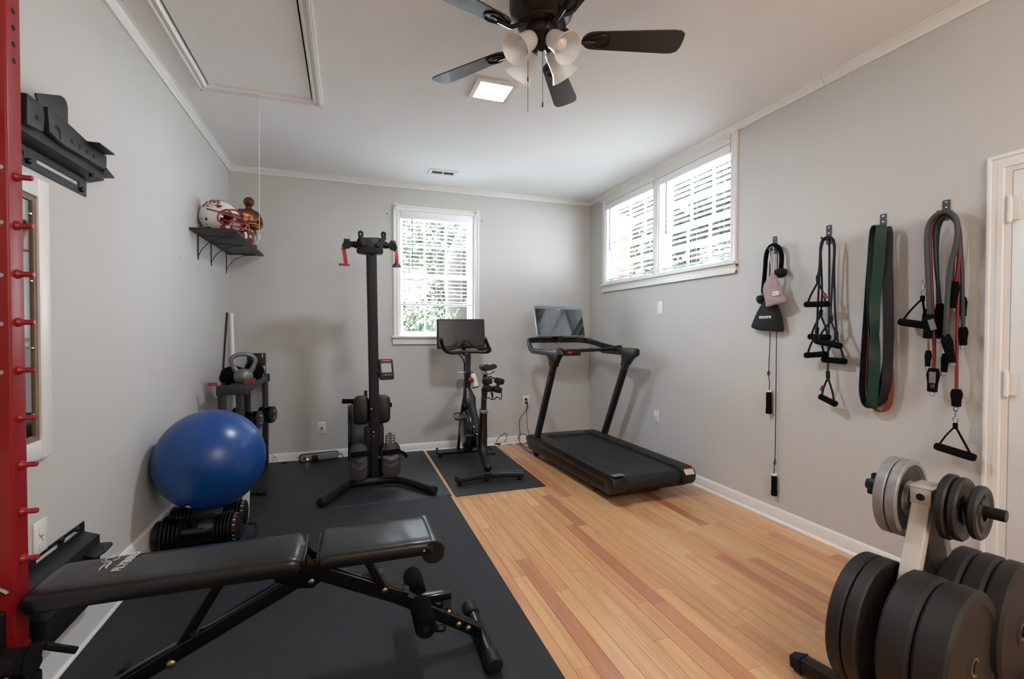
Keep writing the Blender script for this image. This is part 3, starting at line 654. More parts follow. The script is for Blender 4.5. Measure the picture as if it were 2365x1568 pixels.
# bronze figure with folded arms
m_brz = mat('bronze', (120, 78, 52), .28, .9, var=.15, vs=14)
fc = V((AY(574, 500, -.46).x, -.46, ZS))
st = thing('figurine', 'bronze football player figure with folded arms on the black shelf', 'figurine', fc)
def skin(name, verts, edges, radii, m, parent, root=0, sub=2):
    me = bpy.data.meshes.new(name); me.from_pydata(verts, edges, []); o = bpy.data.objects.new(name, me); COL.objects.link(o)
    s_ = o.modifiers.new('skin', 'SKIN'); q = o.modifiers.new('sub', 'SUBSURF'); q.levels = sub; q.render_levels = sub
    for i, r_ in enumerate(radii): me.skin_vertices[0].data[i].radius = r_ if isinstance(r_, tuple) else (r_, r_); me.skin_vertices[0].data[i].use_root = (i == root)
    dg = bpy.context.evaluated_depsgraph_get(); me2 = bpy.data.meshes.new_from_object(o.evaluated_get(dg)); bpy.data.objects.remove(o); bpy.data.meshes.remove(me)
    me2.transform(MW[parent].inverted()); me2.shade_smooth(); me2.materials.clear(); me2.materials.append(m)
    o = bpy.data.objects.new(name, me2); COL.objects.link(o); o.parent = parent; MW[o] = MW[parent]; return o
ztop = AY(578, 456, -.46).z; hgt = ztop-ZS; k = hgt/.42
def sp(x, y, z): return tuple(fc+MX.Rotation(R(38), 3, 'Z') @ V((x*.86, y*.95, z))*k)
vs_ = [sp(0, 0, .02), sp(0, 0, .12), sp(0, 0, .20), sp(0, 0, .27), sp(0, 0, .315), sp(0, -.006, .36),
       sp(-.075, 0, .275), sp(-.098, -.01, .225), sp(-.075, -.05, .18), sp(-.01, -.08, .19), sp(.05, -.070, .185),
       sp(.075, 0, .275), sp(.098, -.01, .225), sp(.08, -.05, .175), sp(.01, -.075, .165), sp(-.04, -.07, .175)]
ed_ = [(0, 1), (1, 2), (2, 3), (3, 4), (4, 5), (3, 6), (6, 7), (7, 8), (8, 9), (9, 10), (3, 11), (11, 12), (12, 13), (13, 14), (14, 15)]
rd_ = [.07*k, (.068*k, .05*k), (.062*k, .05*k), (.078*k, .052*k), .028*k, .026*k, .044*k, .036*k, .031*k, .025*k, .024*k, .046*k, .036*k, .031*k, .025*k, .02*k]
skin('body', vs_, ed_, rd_, m_brz, st, 2)
b = B(); b.ball(sp(0, -.008, .378), .042*k, (1, 1, 1.02), 24); hd = part('helmeted_head', b, m_brz, st)
b = B()
for z in (.372, .358): b.tube(crv([sp(-.036, -.022, z), sp(-.024, -.048, z), sp(0, -.056, z), sp(.024, -.048, z), sp(.036, -.022, z)], 4), .0035*k, 6)
b.tube([sp(0, -.056, .374), sp(0, -.056, .352)], .0035*k, 6); b.ball(sp(0, -.036, .364), .018*k, n=12)
part('face_guard', b, m_brz, hd)
b = B(); b.lathe([(.060*k, 0), (.066*k, .006), (.064*k, .02), (.05*k, .024)], MX.Translation(fc), 28); part('base', b, m_brz, st)

m_fb = mat('maroon_football', (92, 36, 34), .5, bump=.3, bs=300)
fo = V((.246, -.60, ZS+.062)); fd = V((.55, .8, 0)).normalized(); FM = fr(fo, fd, (0, 0, 1))
fb = thing('football', 'small maroon football with white stripes at the shelf edge', 'football', (fo.x, fo.y, ZS))
pf = [(.0005 if abs(t) == 10 else .061*max(0, 1-(abs(t)/10)**2.1)**.8, .105*t/10) for t in range(-10, 11)]
Mz = FM @ MXc((0, 0, 0), (0, 1, 0), (0, 0, 1), (1, 0, 0))
part('cover', B().lathe(pf, Mz, 28), m_fb, fb)
b = B()
for z0 in (-.058, .042): b.ring([(.0005+.061*(1-(abs(z)/.105)**2.1)**.8+e, z) for z, e in ((z0, .0012), (z0+.008, .0012), (z0+.016, .0012), (z0+.016, -.002), (z0, -.002))], Mz, 28)
b.prism([(.016*cos(R(90+36*i))*(1 if i % 2 == 0 else .45), .016*sin(R(90+36*i))*(1 if i % 2 == 0 else .45)) for i in range(10)], .003, MXc(FM @ V((-.015, -.060, .0)), FM.to_3x3() @ V((1, 0, 0)), (0, 0, 1), FM.to_3x3() @ V((0, -1, 0))))
part('white_marking', b, m_hel, fb)
# ------------------------------------------------------------------ hooks and gear hanging on the side wall
WX = lambda px, py, d=.03: AX(px, py, W-d)
NX = V((-1, 0, 0))
def hook(px, ytop, ybot, label):
    c = WX(px, (ytop+ybot)/2, .0); h = WX(px, ytop, 0).z-WX(px, ybot, 0).z; z0 = c.z-h/2
    root = thing('wall_hook', label, 'hook', (W, c.y, z0), 'black steel wall hooks')
    b = B(); b.prism(rrect(.034, h+.05, .006), .004, MXc((W, c.y, c.z-.025), (0, 1, 0), (0, 0, 1), (-1, 0, 0)), .001, 1)
    b.tube(crv([(W-.004, c.y, z0-.018), (W-.025, c.y, z0-.021), (W-.050, c.y, z0-.020), (W-.060, c.y, z0-.014), (W-.062, c.y, z0-.006)], 4), .006, 8); part('hook_plate', b, m_gry, root)
    for f in (.28, .78): part('screw', B().ball((W-.004, c.y, z0+h*f), .0055, (.5, 1, 1), 8), m_chr, root)
    return V((W-.05, c.y, z0-.015))
hk1 = hook(1790, 546, 570, 'black steel hook holding the braided rope and drawstring bags')
hk2 = hook(1915, 520, 546, 'black steel hook holding the handled tube bands')
hk3 = hook(2040.5, 494, 520, 'black steel hook holding the flat loop bands')
hk4 = hook(2186, 462, 486, 'black steel hook holding the clip tube bands')

# -- braided rope attachment
C6 = lambda x, y, d: AX(1720+x/6.031, 530+y/6.031, W-d)
rp = thing('rope_attachment', 'black braided rope with rubber ends hung over the wall hook', 'rope', C6(400, 300, .05))
path = crv([C6(252, 960, .035), C6(262, 800, .035), C6(283, 560, .04), C6(300, 360, .045), C6(345, 250, .05), C6(415, 218, .05), C6(475, 255, .05), C6(512, 350, .045), C6(512, 450, .045), C6(500, 590, .05)], 14)
tot = 0; cum = [0]
for i in range(1, len(path)): tot += (path[i]-path[i-1]).length; cum.append(tot)
for s_ in range(3):
    pp = []
    for i, p in enumerate(path):
        t = (path[min(i+1, len(path)-1)]-path[max(i-1, 0)]).normalized(); n1 = t.cross(V((1, 0, 0))).normalized(); n2 = t.cross(n1)
        a = cum[i]/.052*2*pi + s_*2*pi/3; pp.append(p+(n1*cos(a)+n2*sin(a))*.0072)
    part('strand', B().tube(pp, .0082, 8), m_foam, rp)
for c, t in ((C6(500, 605, .05), V((0, 0, -1))), (C6(246, 975, .035), V((0, .08, -1)))):
    part('rubber_end', B().lathe([(.017, -.030), (.036, -.022), (.041, -.010), (.040, .004), (.034, .018), (.022, .029), (.004, .034)], frz(c, t), 20), m_rub, rp)
b = B(); b.rod(C6(238, 880, .05), C6(243, 950, .05), .006, 8); b.tube(crv([C6(195, 945, .05), C6(225, 925, .055), C6(250, 935, .05)], 4), .004, 6); part('steel_clip', b, m_chr, rp)

# -- drawstring bags
def bag(root, name, m, conv, lv, d0, th, folds=9, seed=1):
    rg = random.Random(seed); ph = rg.uniform(0, 6); rings = []; n = 48; P = [(V((l, y)), V((r, y2))) for l, y, r, y2 in lv]
    for i, (a, c) in enumerate(P):
        A_, C_ = conv(a.x, a.y, d0), conv(c.x, c.y, d0); mid = (A_+C_)/2; hw = (C_-A_)/2; f = i/(len(P)-1)
        tk = th*(.30+.70*sin(pi*min(1, .12+f*.78))); pl_ = []
        for j in range(n):
            t = 2*pi*j/n; wr = 1+.06*(1-f*.8)*sin(folds*t+ph)
            pl_.append(mid+hw*cos(t)*wr + NX*(tk*sin(t)*wr*(.55 if sin(t) < 0 else 1)))
        rings.append(pl_)
    return part(name, B().rings(rings), m, root, sharp=80)
m_pink = mat('pink_cotton', (166, 146, 146), .95, var=.06, vs=30, bump=.4, bs=500, sheen=.2)
m_bagb = mat('black_mesh_fabric', (13, 13, 14), .8, bump=.4, bs=700)
m_str = mat('white_string', (214, 208, 200), .8)
m_let = mat('white_print', (225, 223, 218), .6)
bb_ = thing('drawstring_bag', 'black drawstring pouch with white lettering hanging below the pink one', 'bag', C6(320, 1425, .05), 'drawstring pouches on the hook')
bag(bb_, 'pouch', m_bagb, C6, [(300, 900, 400, 905), (290, 960, 430, 970), (245, 1040, 460, 1060), (200, 1110, 485, 1120), (155, 1200, 512, 1200), (118, 1285, 528, 1290), (95, 1345, 540, 1360), (105, 1368, 541, 1395), (160, 1392, 536, 1418), (215, 1405, 525, 1425)], .035, .036, 8, 3)
text('lettering', 'encore', .036, MXc(C6(282, 1216, .073), (0, -1, 0), (0, 0, 1), (-1, 0, 0)), m_let, bb_, .0006, .0008)
b = B()
for x in (352, 395): b.tube(crv([C6(x, 240, .05), C6(x+6, 500, .045), C6(350, 910, .04)], 5), .0016, 5)
part('drawstring', b, m_cable, bb_)
pk = thing('drawstring_bag', 'pink drawstring pouch with a white tag hanging from a pale cord', 'bag', C6(430, 1060, .085), 'drawstring pouches on the hook')
bag(pk, 'pouch', m_pink, C6, [(370, 596, 415, 604), (385, 618, 420, 620), (372, 645, 440, 648), (320, 700, 470, 705), (278, 765, 490, 760), (260, 830, 500, 830), (264, 900, 518, 888), (285, 985, 562, 950), (294, 1030, 578, 985), (293, 1068, 575, 1012), (300, 1082, 560, 1020)], .085, .030, 7, 5)
b = B()
b.tube(crv([C6(348, 262, .06), C6(352, 400, .07), C6(375, 520, .08), C6(392, 600, .088)], 5), .0022, 6); b.tube(crv([C6(402, 250, .06), C6(404, 400, .07), C6(398, 600, .088)], 5), .0022, 6); b.tube(crv([C6(348, 262, .06), C6(375, 238, .06), C6(402, 250, .06)], 4), .0022, 6)
part('drawstring', b, m_str, pk)
part('cord_lock', B().ball(C6(392, 608, .09), .010, (1, 1, .7), 10), m_str, pk)
c = C6(428, 890, .116); tgM = MXc(c, V((0, -1, .05)).normalized(), V((0, .05, 1)).normalized(), (-1, 0, 0))
tg_ = part('tag', B().box((0, 0, 0), (.050, .028, .0015), tgM, 0), mat('tag_white', (226, 218, 212), .7), pk)
text('lettering', 'NERViL', .0125, tgM @ MX.Translation((0, 0, .001)), mat('tag_red', (188, 92, 88), .7), tg_, .0003)

# -- jump rope: thin cable over the hook with two long handles
jr = thing('jump_rope', 'black jump rope with two thin handles hanging nearly to the baseboard', 'jump rope', WX(1788, 1144, .02))
cb = B()
cb.tube(crv([WX(1776.5, 905, .02), WX(1777, 880, .02), WX(1774.5, 868, .02), WX(1772.5, 861, .023), WX(1776, 857, .026), WX(1778, 862, .022), WX(1775, 866, .018), WX(1775.5, 850, .02), WX(1778.5, 770, .02), WX(1777, 640, .02), WX(1781, 575, .035), WX(1789, 562, .045), WX(1795, 580, .035), WX(1794.5, 700, .02), WX(1793.5, 770, .02), WX(1791.5, 950, .02), WX(1790, 1055, .02), WX(1787, 1066, .02), WX(1789, 1074, .023), WX(1792, 1067, .026), WX(1789.5, 1060, .02), WX(1788.5, 1075, .02), WX(1787.5, 1097, .02)], 5), .0028, 6)
part('cable', cb, m_cable, jr)
for (a, c) in ((WX(1776, 903, .02), WX(1775.5, 955, .02)), (WX(1788, 1096, .02), WX(1787.5, 1144, .02))):
    L = (c-a).length; M = frz(a, c-a)
    h_ = part('handle', B().lathe([(.010, .004), (.0165, .006), (.0185, L*.3), (.0175, L*.6), (.0205, L*.95), (.018, L), (.004, L+.001)], M, 18), m_foam, jr)
    part('white_collar', B().lathe([(.006, -.006), (.017, -.004), (.017, .006), (.006, .008)], M, 16), m_white, h_)

# -- resistance bands with D handles
C7 = lambda x, y, d: AX(1830+x/3.4067, 500+y/3.4067, W-d)
m_tube = mat('dark_latex', (22, 22, 22), .5, spec=.35)
def dhandle(root, conv, ap, l, r, d, red=None, cuff=None):
    A_, L_, R_ = conv(*ap, d), conv(*l, d+.012), conv(*r, d+.012); cu = conv(*(cuff or (ap[0], ap[1]-45)), d)
    part('cuff', B().rod(cu, A_+(A_-cu)*.1, .0115, 10), m_rub, root)
    u = (R_-L_).normalized()
    st_ = B()
    for e, s_ in ((L_+u*.012, -1), (R_-u*.012, 1)):
        side = conv(ap[0]+(l[0]-ap[0] if s_ < 0 else r[0]-ap[0])*.55, ap[1]+((l[1] if s_ < 0 else r[1])-ap[1])*.55, d+.006); st_.tube(crv([A_, side, e], 5), .0058, 7)
    sp_ = part('strap', st_, m_rub, root)
    if red is not None:
        q = conv(*red, d+.008); e = (R_ if red[0] > ap[0] else L_); dr = (e-A_).normalized(); part('red_sleeve', B().rod(q-dr*.016, q+dr*.016, .0088, 10), m_redp, root)
    g = part('grip', B().tube([L_, L_+u*.008, L_.lerp(R_, .5), R_-u*.008, R_], [.0165, .0185, .0175, .0185, .0165], 14), m_foam, root)
def tband(label, h1, h2, mid):
    root = thing('resistance_band', label, 'exercise band', C7(*h2['l'], h2['d']), 'handled tube bands')
    a = C7(*(h1.get('cuff') or (h1['ap'][0], h1['ap'][1]-45)), h1['d']); e = C7(*(h2.get('cuff') or (h2['ap'][0], h2['ap'][1]-45)), h2['d'])
    part('tube', B().tube(crv([a]+[C7(*q) for q in mid]+[e], 6), .0058, 8), m_tube, root)
    for h in (h1, h2): dhandle(root, C7, h['ap'], h['l'], h['r'], h['d'], h.get('red'), h.get('cuff'))
tband('black tube band whose red sleeved handles hang highest and lowest of its hook',
      dict(ap=(203, 515), l=(103, 692), r=(278, 688), d=.085, red=(258, 622), cuff=(200, 465)), dict(ap=(281, 1268), l=(217, 1415), r=(345, 1478), d=.05, red=(233, 1350), cuff=(279, 1215)),
      [(212, 400, .075), (222, 280, .07), (236, 195, .07), (262, 166, .07), (285, 172, .06), (291, 230, .05), (290, 500, .045), (286, 900, .045), (281, 1100, .045)])
tband('black tube band with a handle at the far lower corner of its hook',
      dict(ap=(222, 775), l=(133, 945), r=(292, 950), d=.035, cuff=(226, 735)), dict(ap=(345, 950), l=(240, 1125), r=(420, 1140), d=.03, cuff=(346, 905)),
      [(234, 600, .04), (228, 400, .05), (225, 280, .06), (245, 190, .06), (285, 162, .065), (320, 178, .06), (334, 240, .05), (330, 400, .045), (334, 700, .035)])
tband('black tube band with the front slanted handle and the handle nearest the rope bags',
      dict(ap=(303, 822), l=(183, 978), r=(383, 1020), d=.095, cuff=(300, 780)), dict(ap=(192, 915), l=(103, 1092), r=(262, 1082), d=.06, cuff=(195, 872)),
      [(305, 700, .085), (318, 450, .07), (328, 300, .065), (322, 210, .065), (290, 158, .075), (250, 172, .07), (222, 230, .065), (215, 400, .06), (206, 600, .06), (198, 760, .06)])

# -- flat loop bands
C8 = lambda x, y, d: AX(1970+x/3.2, 480+y/3.2, W-d)
def lband(label, col, pts, wd, th=.0045, closed=True):
    m = mat('latex_'+label.split()[0], col, .55, var=.08, vs=8, spec=.35)
    P = crv([C8(x, y, d) for x, y, d, *_ in pts], 8, True); n = len(pts); W_ = []
    for i in range(len(P)):
        q = i/8; a = int(q) % n; f = q-int(q); t = pts[a][3]*(1-f)+pts[(a+1) % n][3]*f; W_.append(V((-sin(R(t)), cos(R(t)), 0)))
    out = []
    for i, p in enumerate(P):
        t = (P[(i+1) % len(P)]-P[i-1]).normalized(); w = W_[i]; w = (w-t*w.dot(t)).normalized(); nn = t.cross(w)
        out.append([p+w*wd/2+nn*th/2, p-w*wd/2+nn*th/2, p-w*wd/2-nn*th/2, p+w*wd/2-nn*th/2])
    zz = min(p.z for p in P)
    b = B().rings(out, True, False); return solo('loop_band', b, m, label, 'exercise band', 'flat loop bands')
# (x, y, depth, twist): twist 0 = flat against the wall, 90 = edge on
lband('green wide flat loop band twisted once, frontmost on its hook', (24, 58, 48), [(208, 140, .085, 65), (200, 250, .085, 35), (190, 420, .085, 30), (166, 640, .085, 30), (160, 800, .085, 55), (163, 940, .085, 82), (162, 1080, .085, 50), (156, 1250, .085, 12), (148, 1400, .08, 0), (138, 1470, .06, 10), (140, 1380, .045, 20), (150, 1200, .045, 40), (155, 1000, .05, 75), (146, 800, .055, 50), (140, 600, .055, 25), (146, 400, .055, 30), (158, 220, .06, 40), (172, 140, .075, 65)], .050)
lband('blackish purple thick flat loop band forming the far strand of its hook', (28, 23, 27), [(240, 145, .06, 60), (258, 200, .06, 20), (255, 420, .06, 10), (258, 700, .06, 5), (260, 950, .06, 10), (258, 1150, .06, 25), (245, 1320, .06, 60), (205, 1440, .05, 70), (196, 1380, .035, 60), (236, 1240, .03, 60), (262, 1050, .03, 60), (264, 700, .03, 60), (256, 400, .035, 60), (240, 200, .04, 60)], .045, .006)
lband('navy loop band bulging lowest toward the bags on its hook', (20, 26, 40), [(180, 140, .05, 70), (150, 200, .045, 60), (120, 500, .04, 60), (104, 760, .04, 50), (90, 960, .04, 50), (75, 1200, .04, 50), (68, 1340, .04, 55), (85, 1440, .04, 70), (130, 1478, .04, 80), (185, 1455, .04, 70), (222, 1380, .035, 55), (256, 1250, .028, 60), (266, 900, .024, 65), (262, 500, .024, 65), (236, 200, .03, 60)], .032)
lband('orange red loop band showing under the others at the bottom of its hook', (134, 60, 36), [(190, 145, .035, 75), (150, 300, .03, 75), (135, 700, .03, 75), (130, 950, .03, 60), (120, 1120, .03, 60), (112, 1300, .03, 60), (130, 1430, .03, 70), (180, 1498, .03, 80), (232, 1500, .03, 75), (268, 1450, .03, 60), (282, 1350, .03, 60), (280, 1220, .03, 60), (268, 1050, .02, 75), (258, 600, .02, 75), (232, 200, .025, 75)], .026)

# -- clip tube bands with cuffs and rings
C9 = lambda x, y, d: AX(1960+x/2.375, 440+y/2.375, W-d)
def cuffend(root, a, e, r, m_=None):
    dr = (e-a).normalized(); nn = V((-1, 0, 0)); w = dr.cross(nn).normalized()
    M = MXc(a, w, dr, w.cross(dr)); L = (e-a).length
    r *= .80; b = B(); b.prism([(-r*.9, -.01), (r*.9, -.01), (r*1.35, L*.2), (r*1.0, L*.62), (r*.95, L), (-r*.95, L), (-r*1.0, L*.62), (-r*1.35, L*.2)], r*1.3, M @ MX.Translation((0, 0, -r*.65)), r*.25, 2); c_ = part('cuff', b, m_foam, root)
    b = B(); b.torus(.011, .0016, MXc(e+dr*.009, w, dr, w.cross(dr)), 18, 6); part('ring', b, m_chr, root)
    return c_
def cband(label, col, r, pts, ends):
    m = mat('tube_'+label.split()[0], col, .5, spec=.4, var=.05, vs=10); P = crv([C9(*q) for q in pts], 6)
    root = thing('resistance_band', label, 'exercise band', min(P, key=lambda p: p.z), 'clip tube bands'); part('tube', B().tube(P, r, 9), m, root)
    cs = []
    for p, e, rr in ends: cs.append(cuffend(root, C9(*p), C9(*e), rr))
    return root, cs
g1, cs = cband('grey thick clip tube band, largest loop on the hook nearest the door', (62, 64, 64), .0115, [(446, 690, .07), (440, 560, .075), (432, 380, .075), (430, 250, .075), (446, 175, .075), (490, 128, .075), (540, 118, .075), (585, 150, .07), (598, 225, .07), (586, 310, .07), (562, 410, .07), (545, 560, .07), (537, 720, .07), (533, 800, .07)],
      [((446, 690, .08), (432, 812, .085), .022), ((533, 800, .07), (566, 945, .07), .020)])
lm = mat('grey_label', (122, 116, 110), .6); q = C9(458, 735, .112)
part('label_patch', B().box((0, 0, 0), (.026, .052, .001), MXc(q, V((0, -1, .3)).normalized(), V((0, .3, 1)).normalized(), (-1, 0, 0))), lm, cs[0])
cband('dark teal clip tube band looped behind the grey one', (36, 48, 48), .0085, [(500, 640, .04), (490, 520, .045), (478, 380, .05), (474, 260, .05), (486, 180, .055), (530, 140, .06), (585, 165, .05), (608, 250, .05), (618, 400, .04), (624, 560, .04), (628, 760, .04)], [((500, 630, .04), (494, 790, .045), .017), ((628, 760, .04), (628, 850, .04), .017)])
r1, cs = cband('red clip tube band with a labelled cuff hanging low beside its hook', (112, 34, 36), .0082, [(465, 985, .05), (470, 880, .05), (466, 780, .05), (458, 600, .05), (450, 400, .055), (448, 260, .06), (462, 175, .065), (510, 122, .07), (560, 118, .065), (598, 200, .055), (606, 320, .05), (600, 430, .05), (582, 520, .055)], [((465, 985, .05), (458, 1105, .055), .024), ((582, 510, .06), (566, 645, .06), .018)])
q = C9(459, 1025, .083); part('label_patch', B().box((0, 0, 0), (.028, .055, .001), MXc(q, (0, -1, 0), (0, 0, 1), (-1, 0, 0))), lm, cs[0])
b = B()
for p_, e_ in (((452, 1083), (452, 1060)), ((452, 1083), (468, 1062)), ((468, 1062), (468, 1085))): b.rod(C9(*p_, .085), C9(*e_, .085), .0012, 5)
part('printed_mark', b, lm, cs[0])
r2, cs = cband('bright red clip tube band running lowest with a foam handle clipped below', (124, 36, 36), .0068, [(438, 640, .03), (444, 480, .03), (446, 300, .04), (470, 160, .05), (520, 112, .055), (575, 128, .05), (612, 230, .04), (612, 380, .04), (602, 560, .045), (596, 760, .045), (592, 930, .045), (592, 1100, .045)], [((436, 660, .035), (412, 760, .04), .017), ((592, 1100, .045), (590, 1185, .045), .021)])
cband('thin orange clip tube band with the smallest cuffs', (150, 98, 42), .0045, [(437, 890, .04), (438, 800, .04), (446, 600, .035), (450, 380, .04), (458, 230, .045), (500, 140, .055), (570, 140, .05), (588, 260, .035), (560, 600, .03), (540, 850, .03), (530, 905, .03)], [((437, 888, .04), (433, 965, .04), .013), ((532, 905, .03), (522, 995, .03), .015)])
cband('black clip tube band whose short ends hang behind the grey loop', (28, 28, 29), .0075, [(496, 720, .03), (488, 500, .03), (486, 300, .035), (500, 190, .045), (545, 140, .05), (596, 200, .04), (620, 380, .03), (626, 600, .03)], [((496, 715, .03), (494, 812, .03), .015), ((626, 595, .03), (628, 690, .03), .015)])
def foamhandle(label, clip, ap, l, r, d):
    A_, L_, R_ = C9(*ap, d), C9(*l, d+.01), C9(*r, d+.01); root = thing('foam_handle', label, 'exercise handle', (L_+R_)/2, 'clip on foam handles'); u = (R_-L_).normalized()
    b = B(); b.ribbon(crv([A_, A_.lerp(L_, .5)+V((-.004, 0, 0)), L_+u*.006], 4), .017, .003, (1, .1, 0)); b.ribbon(crv([A_, A_.lerp(R_, .5)+V((-.004, 0, 0)), R_-u*.006], 4), .017, .003, (1, .1, 0)); b.box(A_, (.012, .018, .03), None, .003); part('strap', b, m_foam, root)
    part('grip', B().tube([L_-u*.004, L_+u*.01, R_-u*.01, R_+u*.004], [.0165, .019, .019, .0165], 16), m_foam, root)
    c0, c1 = C9(*clip[0], d), C9(*clip[1], d); b = B(); b.torus(.010, .002, MXc(c0, (0, 1, 0), (0, 0, 1), (1, 0, 0)), 16, 6); b.rod(c0+V((0, 0, -.01)), c1, .0042, 8); b.tube(crv([c1, c1+V((0, .010, -.012)), c1+V((0, .004, -.028)), c1+V((0, -.008, -.026)), c1+V((0, -.008, -.008))], 4), .0025, 6); part('snap_clip', b, m_chr, root)
foamhandle('foam grip handle on a triangular strap clipped to the bright red band', ((588, 1200), (586, 1240)), (585, 1292), (482, 1402), (686, 1465), .05)
foamhandle('foam grip handle on a strap jutting sideways toward the loop bands', ((415, 500), (411, 545)), (405, 592), (283, 720), (432, 742), .055)
# ------------------------------------------------------------------ mats
def ribbed():
    m = mat('ribbed_rubber', (31, 32, 36), .62, var=.16, vs=2.2, spec=.4); nt = m.node_tree; p = nt.nodes['Principled BSDF']
    g = nt.nodes.new('ShaderNodeNewGeometry'); w = nt.nodes.new('ShaderNodeTexWave'); w.bands_direction = 'X'; w.inputs['Scale'].default_value = 84; w.inputs['Distortion'].default_value = .15
    n = nt.nodes.new('ShaderNodeTexNoise'); n.inputs['Scale'].default_value = 400
    a = nt.nodes.new('ShaderNodeMath'); a.operation = 'ADD'; b = nt.nodes.new('ShaderNodeBump'); b.inputs['Strength'].default_value = .45; b.inputs['Distance'].default_value = .0016
    L = nt.links.new; L(g.outputs['Position'], w.inputs['Vector']); L(g.outputs['Position'], n.inputs['Vector']); L(w.outputs['Fac'], a.inputs[0]); L(n.outputs['Fac'], a.inputs[1]); L(a.outputs[0], b.inputs['Height']); L(b.outputs['Normal'], p.inputs['Normal'])
    return m
m_mat1 = ribbed()
m_mat2 = mat('rubber_mat', (30, 31, 35), .5, var=.12, vs=3, bump=.3, bs=220, spec=.45)
m_mat3 = mat('bike_mat_vinyl', (26, 25, 27), .62, var=.06, vs=5, bump=.3, bs=300)
solo('gym_mat', B().bx(.037, 1.815, -5.30, -1.506, 0, .011, .002, 1), m_mat1, 'large black ribbed rubber mat under the weight bench', 'mat', 'black rubber floor mats')
solo('gym_mat', B().bx(.037, 1.826, -1.502, -.032, 0, .012, .002, 1), m_mat2, 'smoother black rubber mat under the rower by the back wall', 'mat', 'black rubber floor mats')
solo('bike_mat', B().prism([(1.853, -1.535), (2.625, -1.528), (2.632, -.040), (1.860, -.036)], .006, MX(), .0015, 1), m_mat3, 'thin black rectangular mat under the exercise bike', 'mat')
rg = random.Random(9); b = B()
for i in range(60):
    q = V((rg.uniform(.3, 1.75), rg.uniform(-3.9, -1.7), .0112)); b.prism([(rg.uniform(.002, .007)*cos(a), rg.uniform(.001, .004)*sin(a)) for a in (0, 1.3, 2.6, 3.8, 5)], .0008, MX.Translation(q) @ MX.Rotation(rg.uniform(0, 6), 4, 'Z'))
o = solo('rubber_crumbs', b, m_dark, 'tiny dark rubber crumbs scattered on the ribbed mat', 'crumbs'); o['kind'] = 'stuff'

# ------------------------------------------------------------------ treadmill
m_tb = mat('treadmill_black', (15, 15, 16), .45, var=.05, vs=10, bump=.06, bs=600, spec=.45)
m_belt = mat('running_belt', (24, 25, 28), .6, bump=.3, bs=700, spec=.45)
m_scr = mat('screen_glass', (14, 16, 20), .08, spec=.7, coat=.5)
m_slv = mat('satin_grey_metal', (126, 130, 140), .35, .6)
TO = V((3.25, -1.30, 0)); TR = R(2.0); TM = MX.Translation(TO) @ MX.Rotation(TR, 4, 'Z')
tm = thing('treadmill', 'black treadmill with a tilted screen in the room corner', 'treadmill', TO, None, TR)
b = B(); b.prism([(-.74, .060), (-.775, .10), (-.775, .17), (-.74, .205), (.80, .205), (.86, .185), (.875, .11), (.80, .055)], .72, TM @ MXc((-.36, 0, 0), (0, 1, 0), (0, 0, 1), (1, 0, 0)), .012); part('deck_base', b, m_tb, tm)
for s_ in (-1, 1):
    x0 = .255*s_ if s_ > 0 else -.382
    pr = [(-.80, .09), (-.828, .13), (-.832, .165), (-.815, .205), (-.775, .226), (.62, .232), (.74, .226), (.84, .19), (.84, .15), (-.70, .15), (-.72, .075)]
    part('side_rail', B().prism(pr, .127, TM @ MXc((x0, 0, 0), (0, 1, 0), (0, 0, 1), (1, 0, 0)), .010), m_tb, tm)
b = B(); pr = [(-.755+.055*cos(R(90+15*i)), .152+.055*sin(R(90+15*i))) for i in range(13)]
pr = [(.60, .2105)] + pr + [(.60, .15)]; b.prism(pr, .508, TM @ MXc((-.254, 0, 0), (0, 1, 0), (0, 0, 1), (1, 0, 0))); part('running_belt', b, m_belt, tm)
b = B(); b.prism([(.58, .205), (.60, .226), (.76, .224), (.85, .185), (.85, .12), (.58, .12)], .50, TM @ MXc((-.25, 0, 0), (0, 1, 0), (0, 0, 1), (1, 0, 0)), .010); part('motor_cover', b, m_tb, tm)
b = B(); b.box((-.318, -.79, .2265), (.10, .05, .006), TM, .003); part('rail_end_cap', b, m_slv, tm)
lb = part('warning_label', B().box((0, 0, 0), (.085, .052, .0015), TM @ MX.Translation((.318, -.822, .196)) @ MX.Rotation(R(52), 4, 'X')), m_white, tm)
M_ = TM @ MX.Translation((.318, -.822, .196)) @ MX.Rotation(R(52), 4, 'X')
part('label_band', B().box((0, .021, .001), (.085, .010, .0008), M_), m_org, lb)
b = B()
for i in range(5): b.box((0, .008-.008*i, .001), (.072, .0022, .0006), M_)
part('label_print', b, m_gry, lb)
for x, y in ((-.30, .72), (.30, .72)): part('transport_wheel', B().rod(TM @ V((x-.02, y+.02, .042)), TM @ V((x+.02, y+.02, .042)), .042, 20), m_rub, tm)
for x, y in ((-.26, -.42), (.26, -.42)): part('foot', B().lathe([(.034, 0), (.036, .006), (.030, .03), (.022, .035), (.022, .07)], TM @ MX.Translation((x, y, 0)), 16), m_rub, tm)
b = B(); b.box((-.06, -.60, .045), (.46, .12, .05), TM, .01); part('underside_tray', b, m_blkp, tm)
osec = rrect(.050, .082, .022, 4)
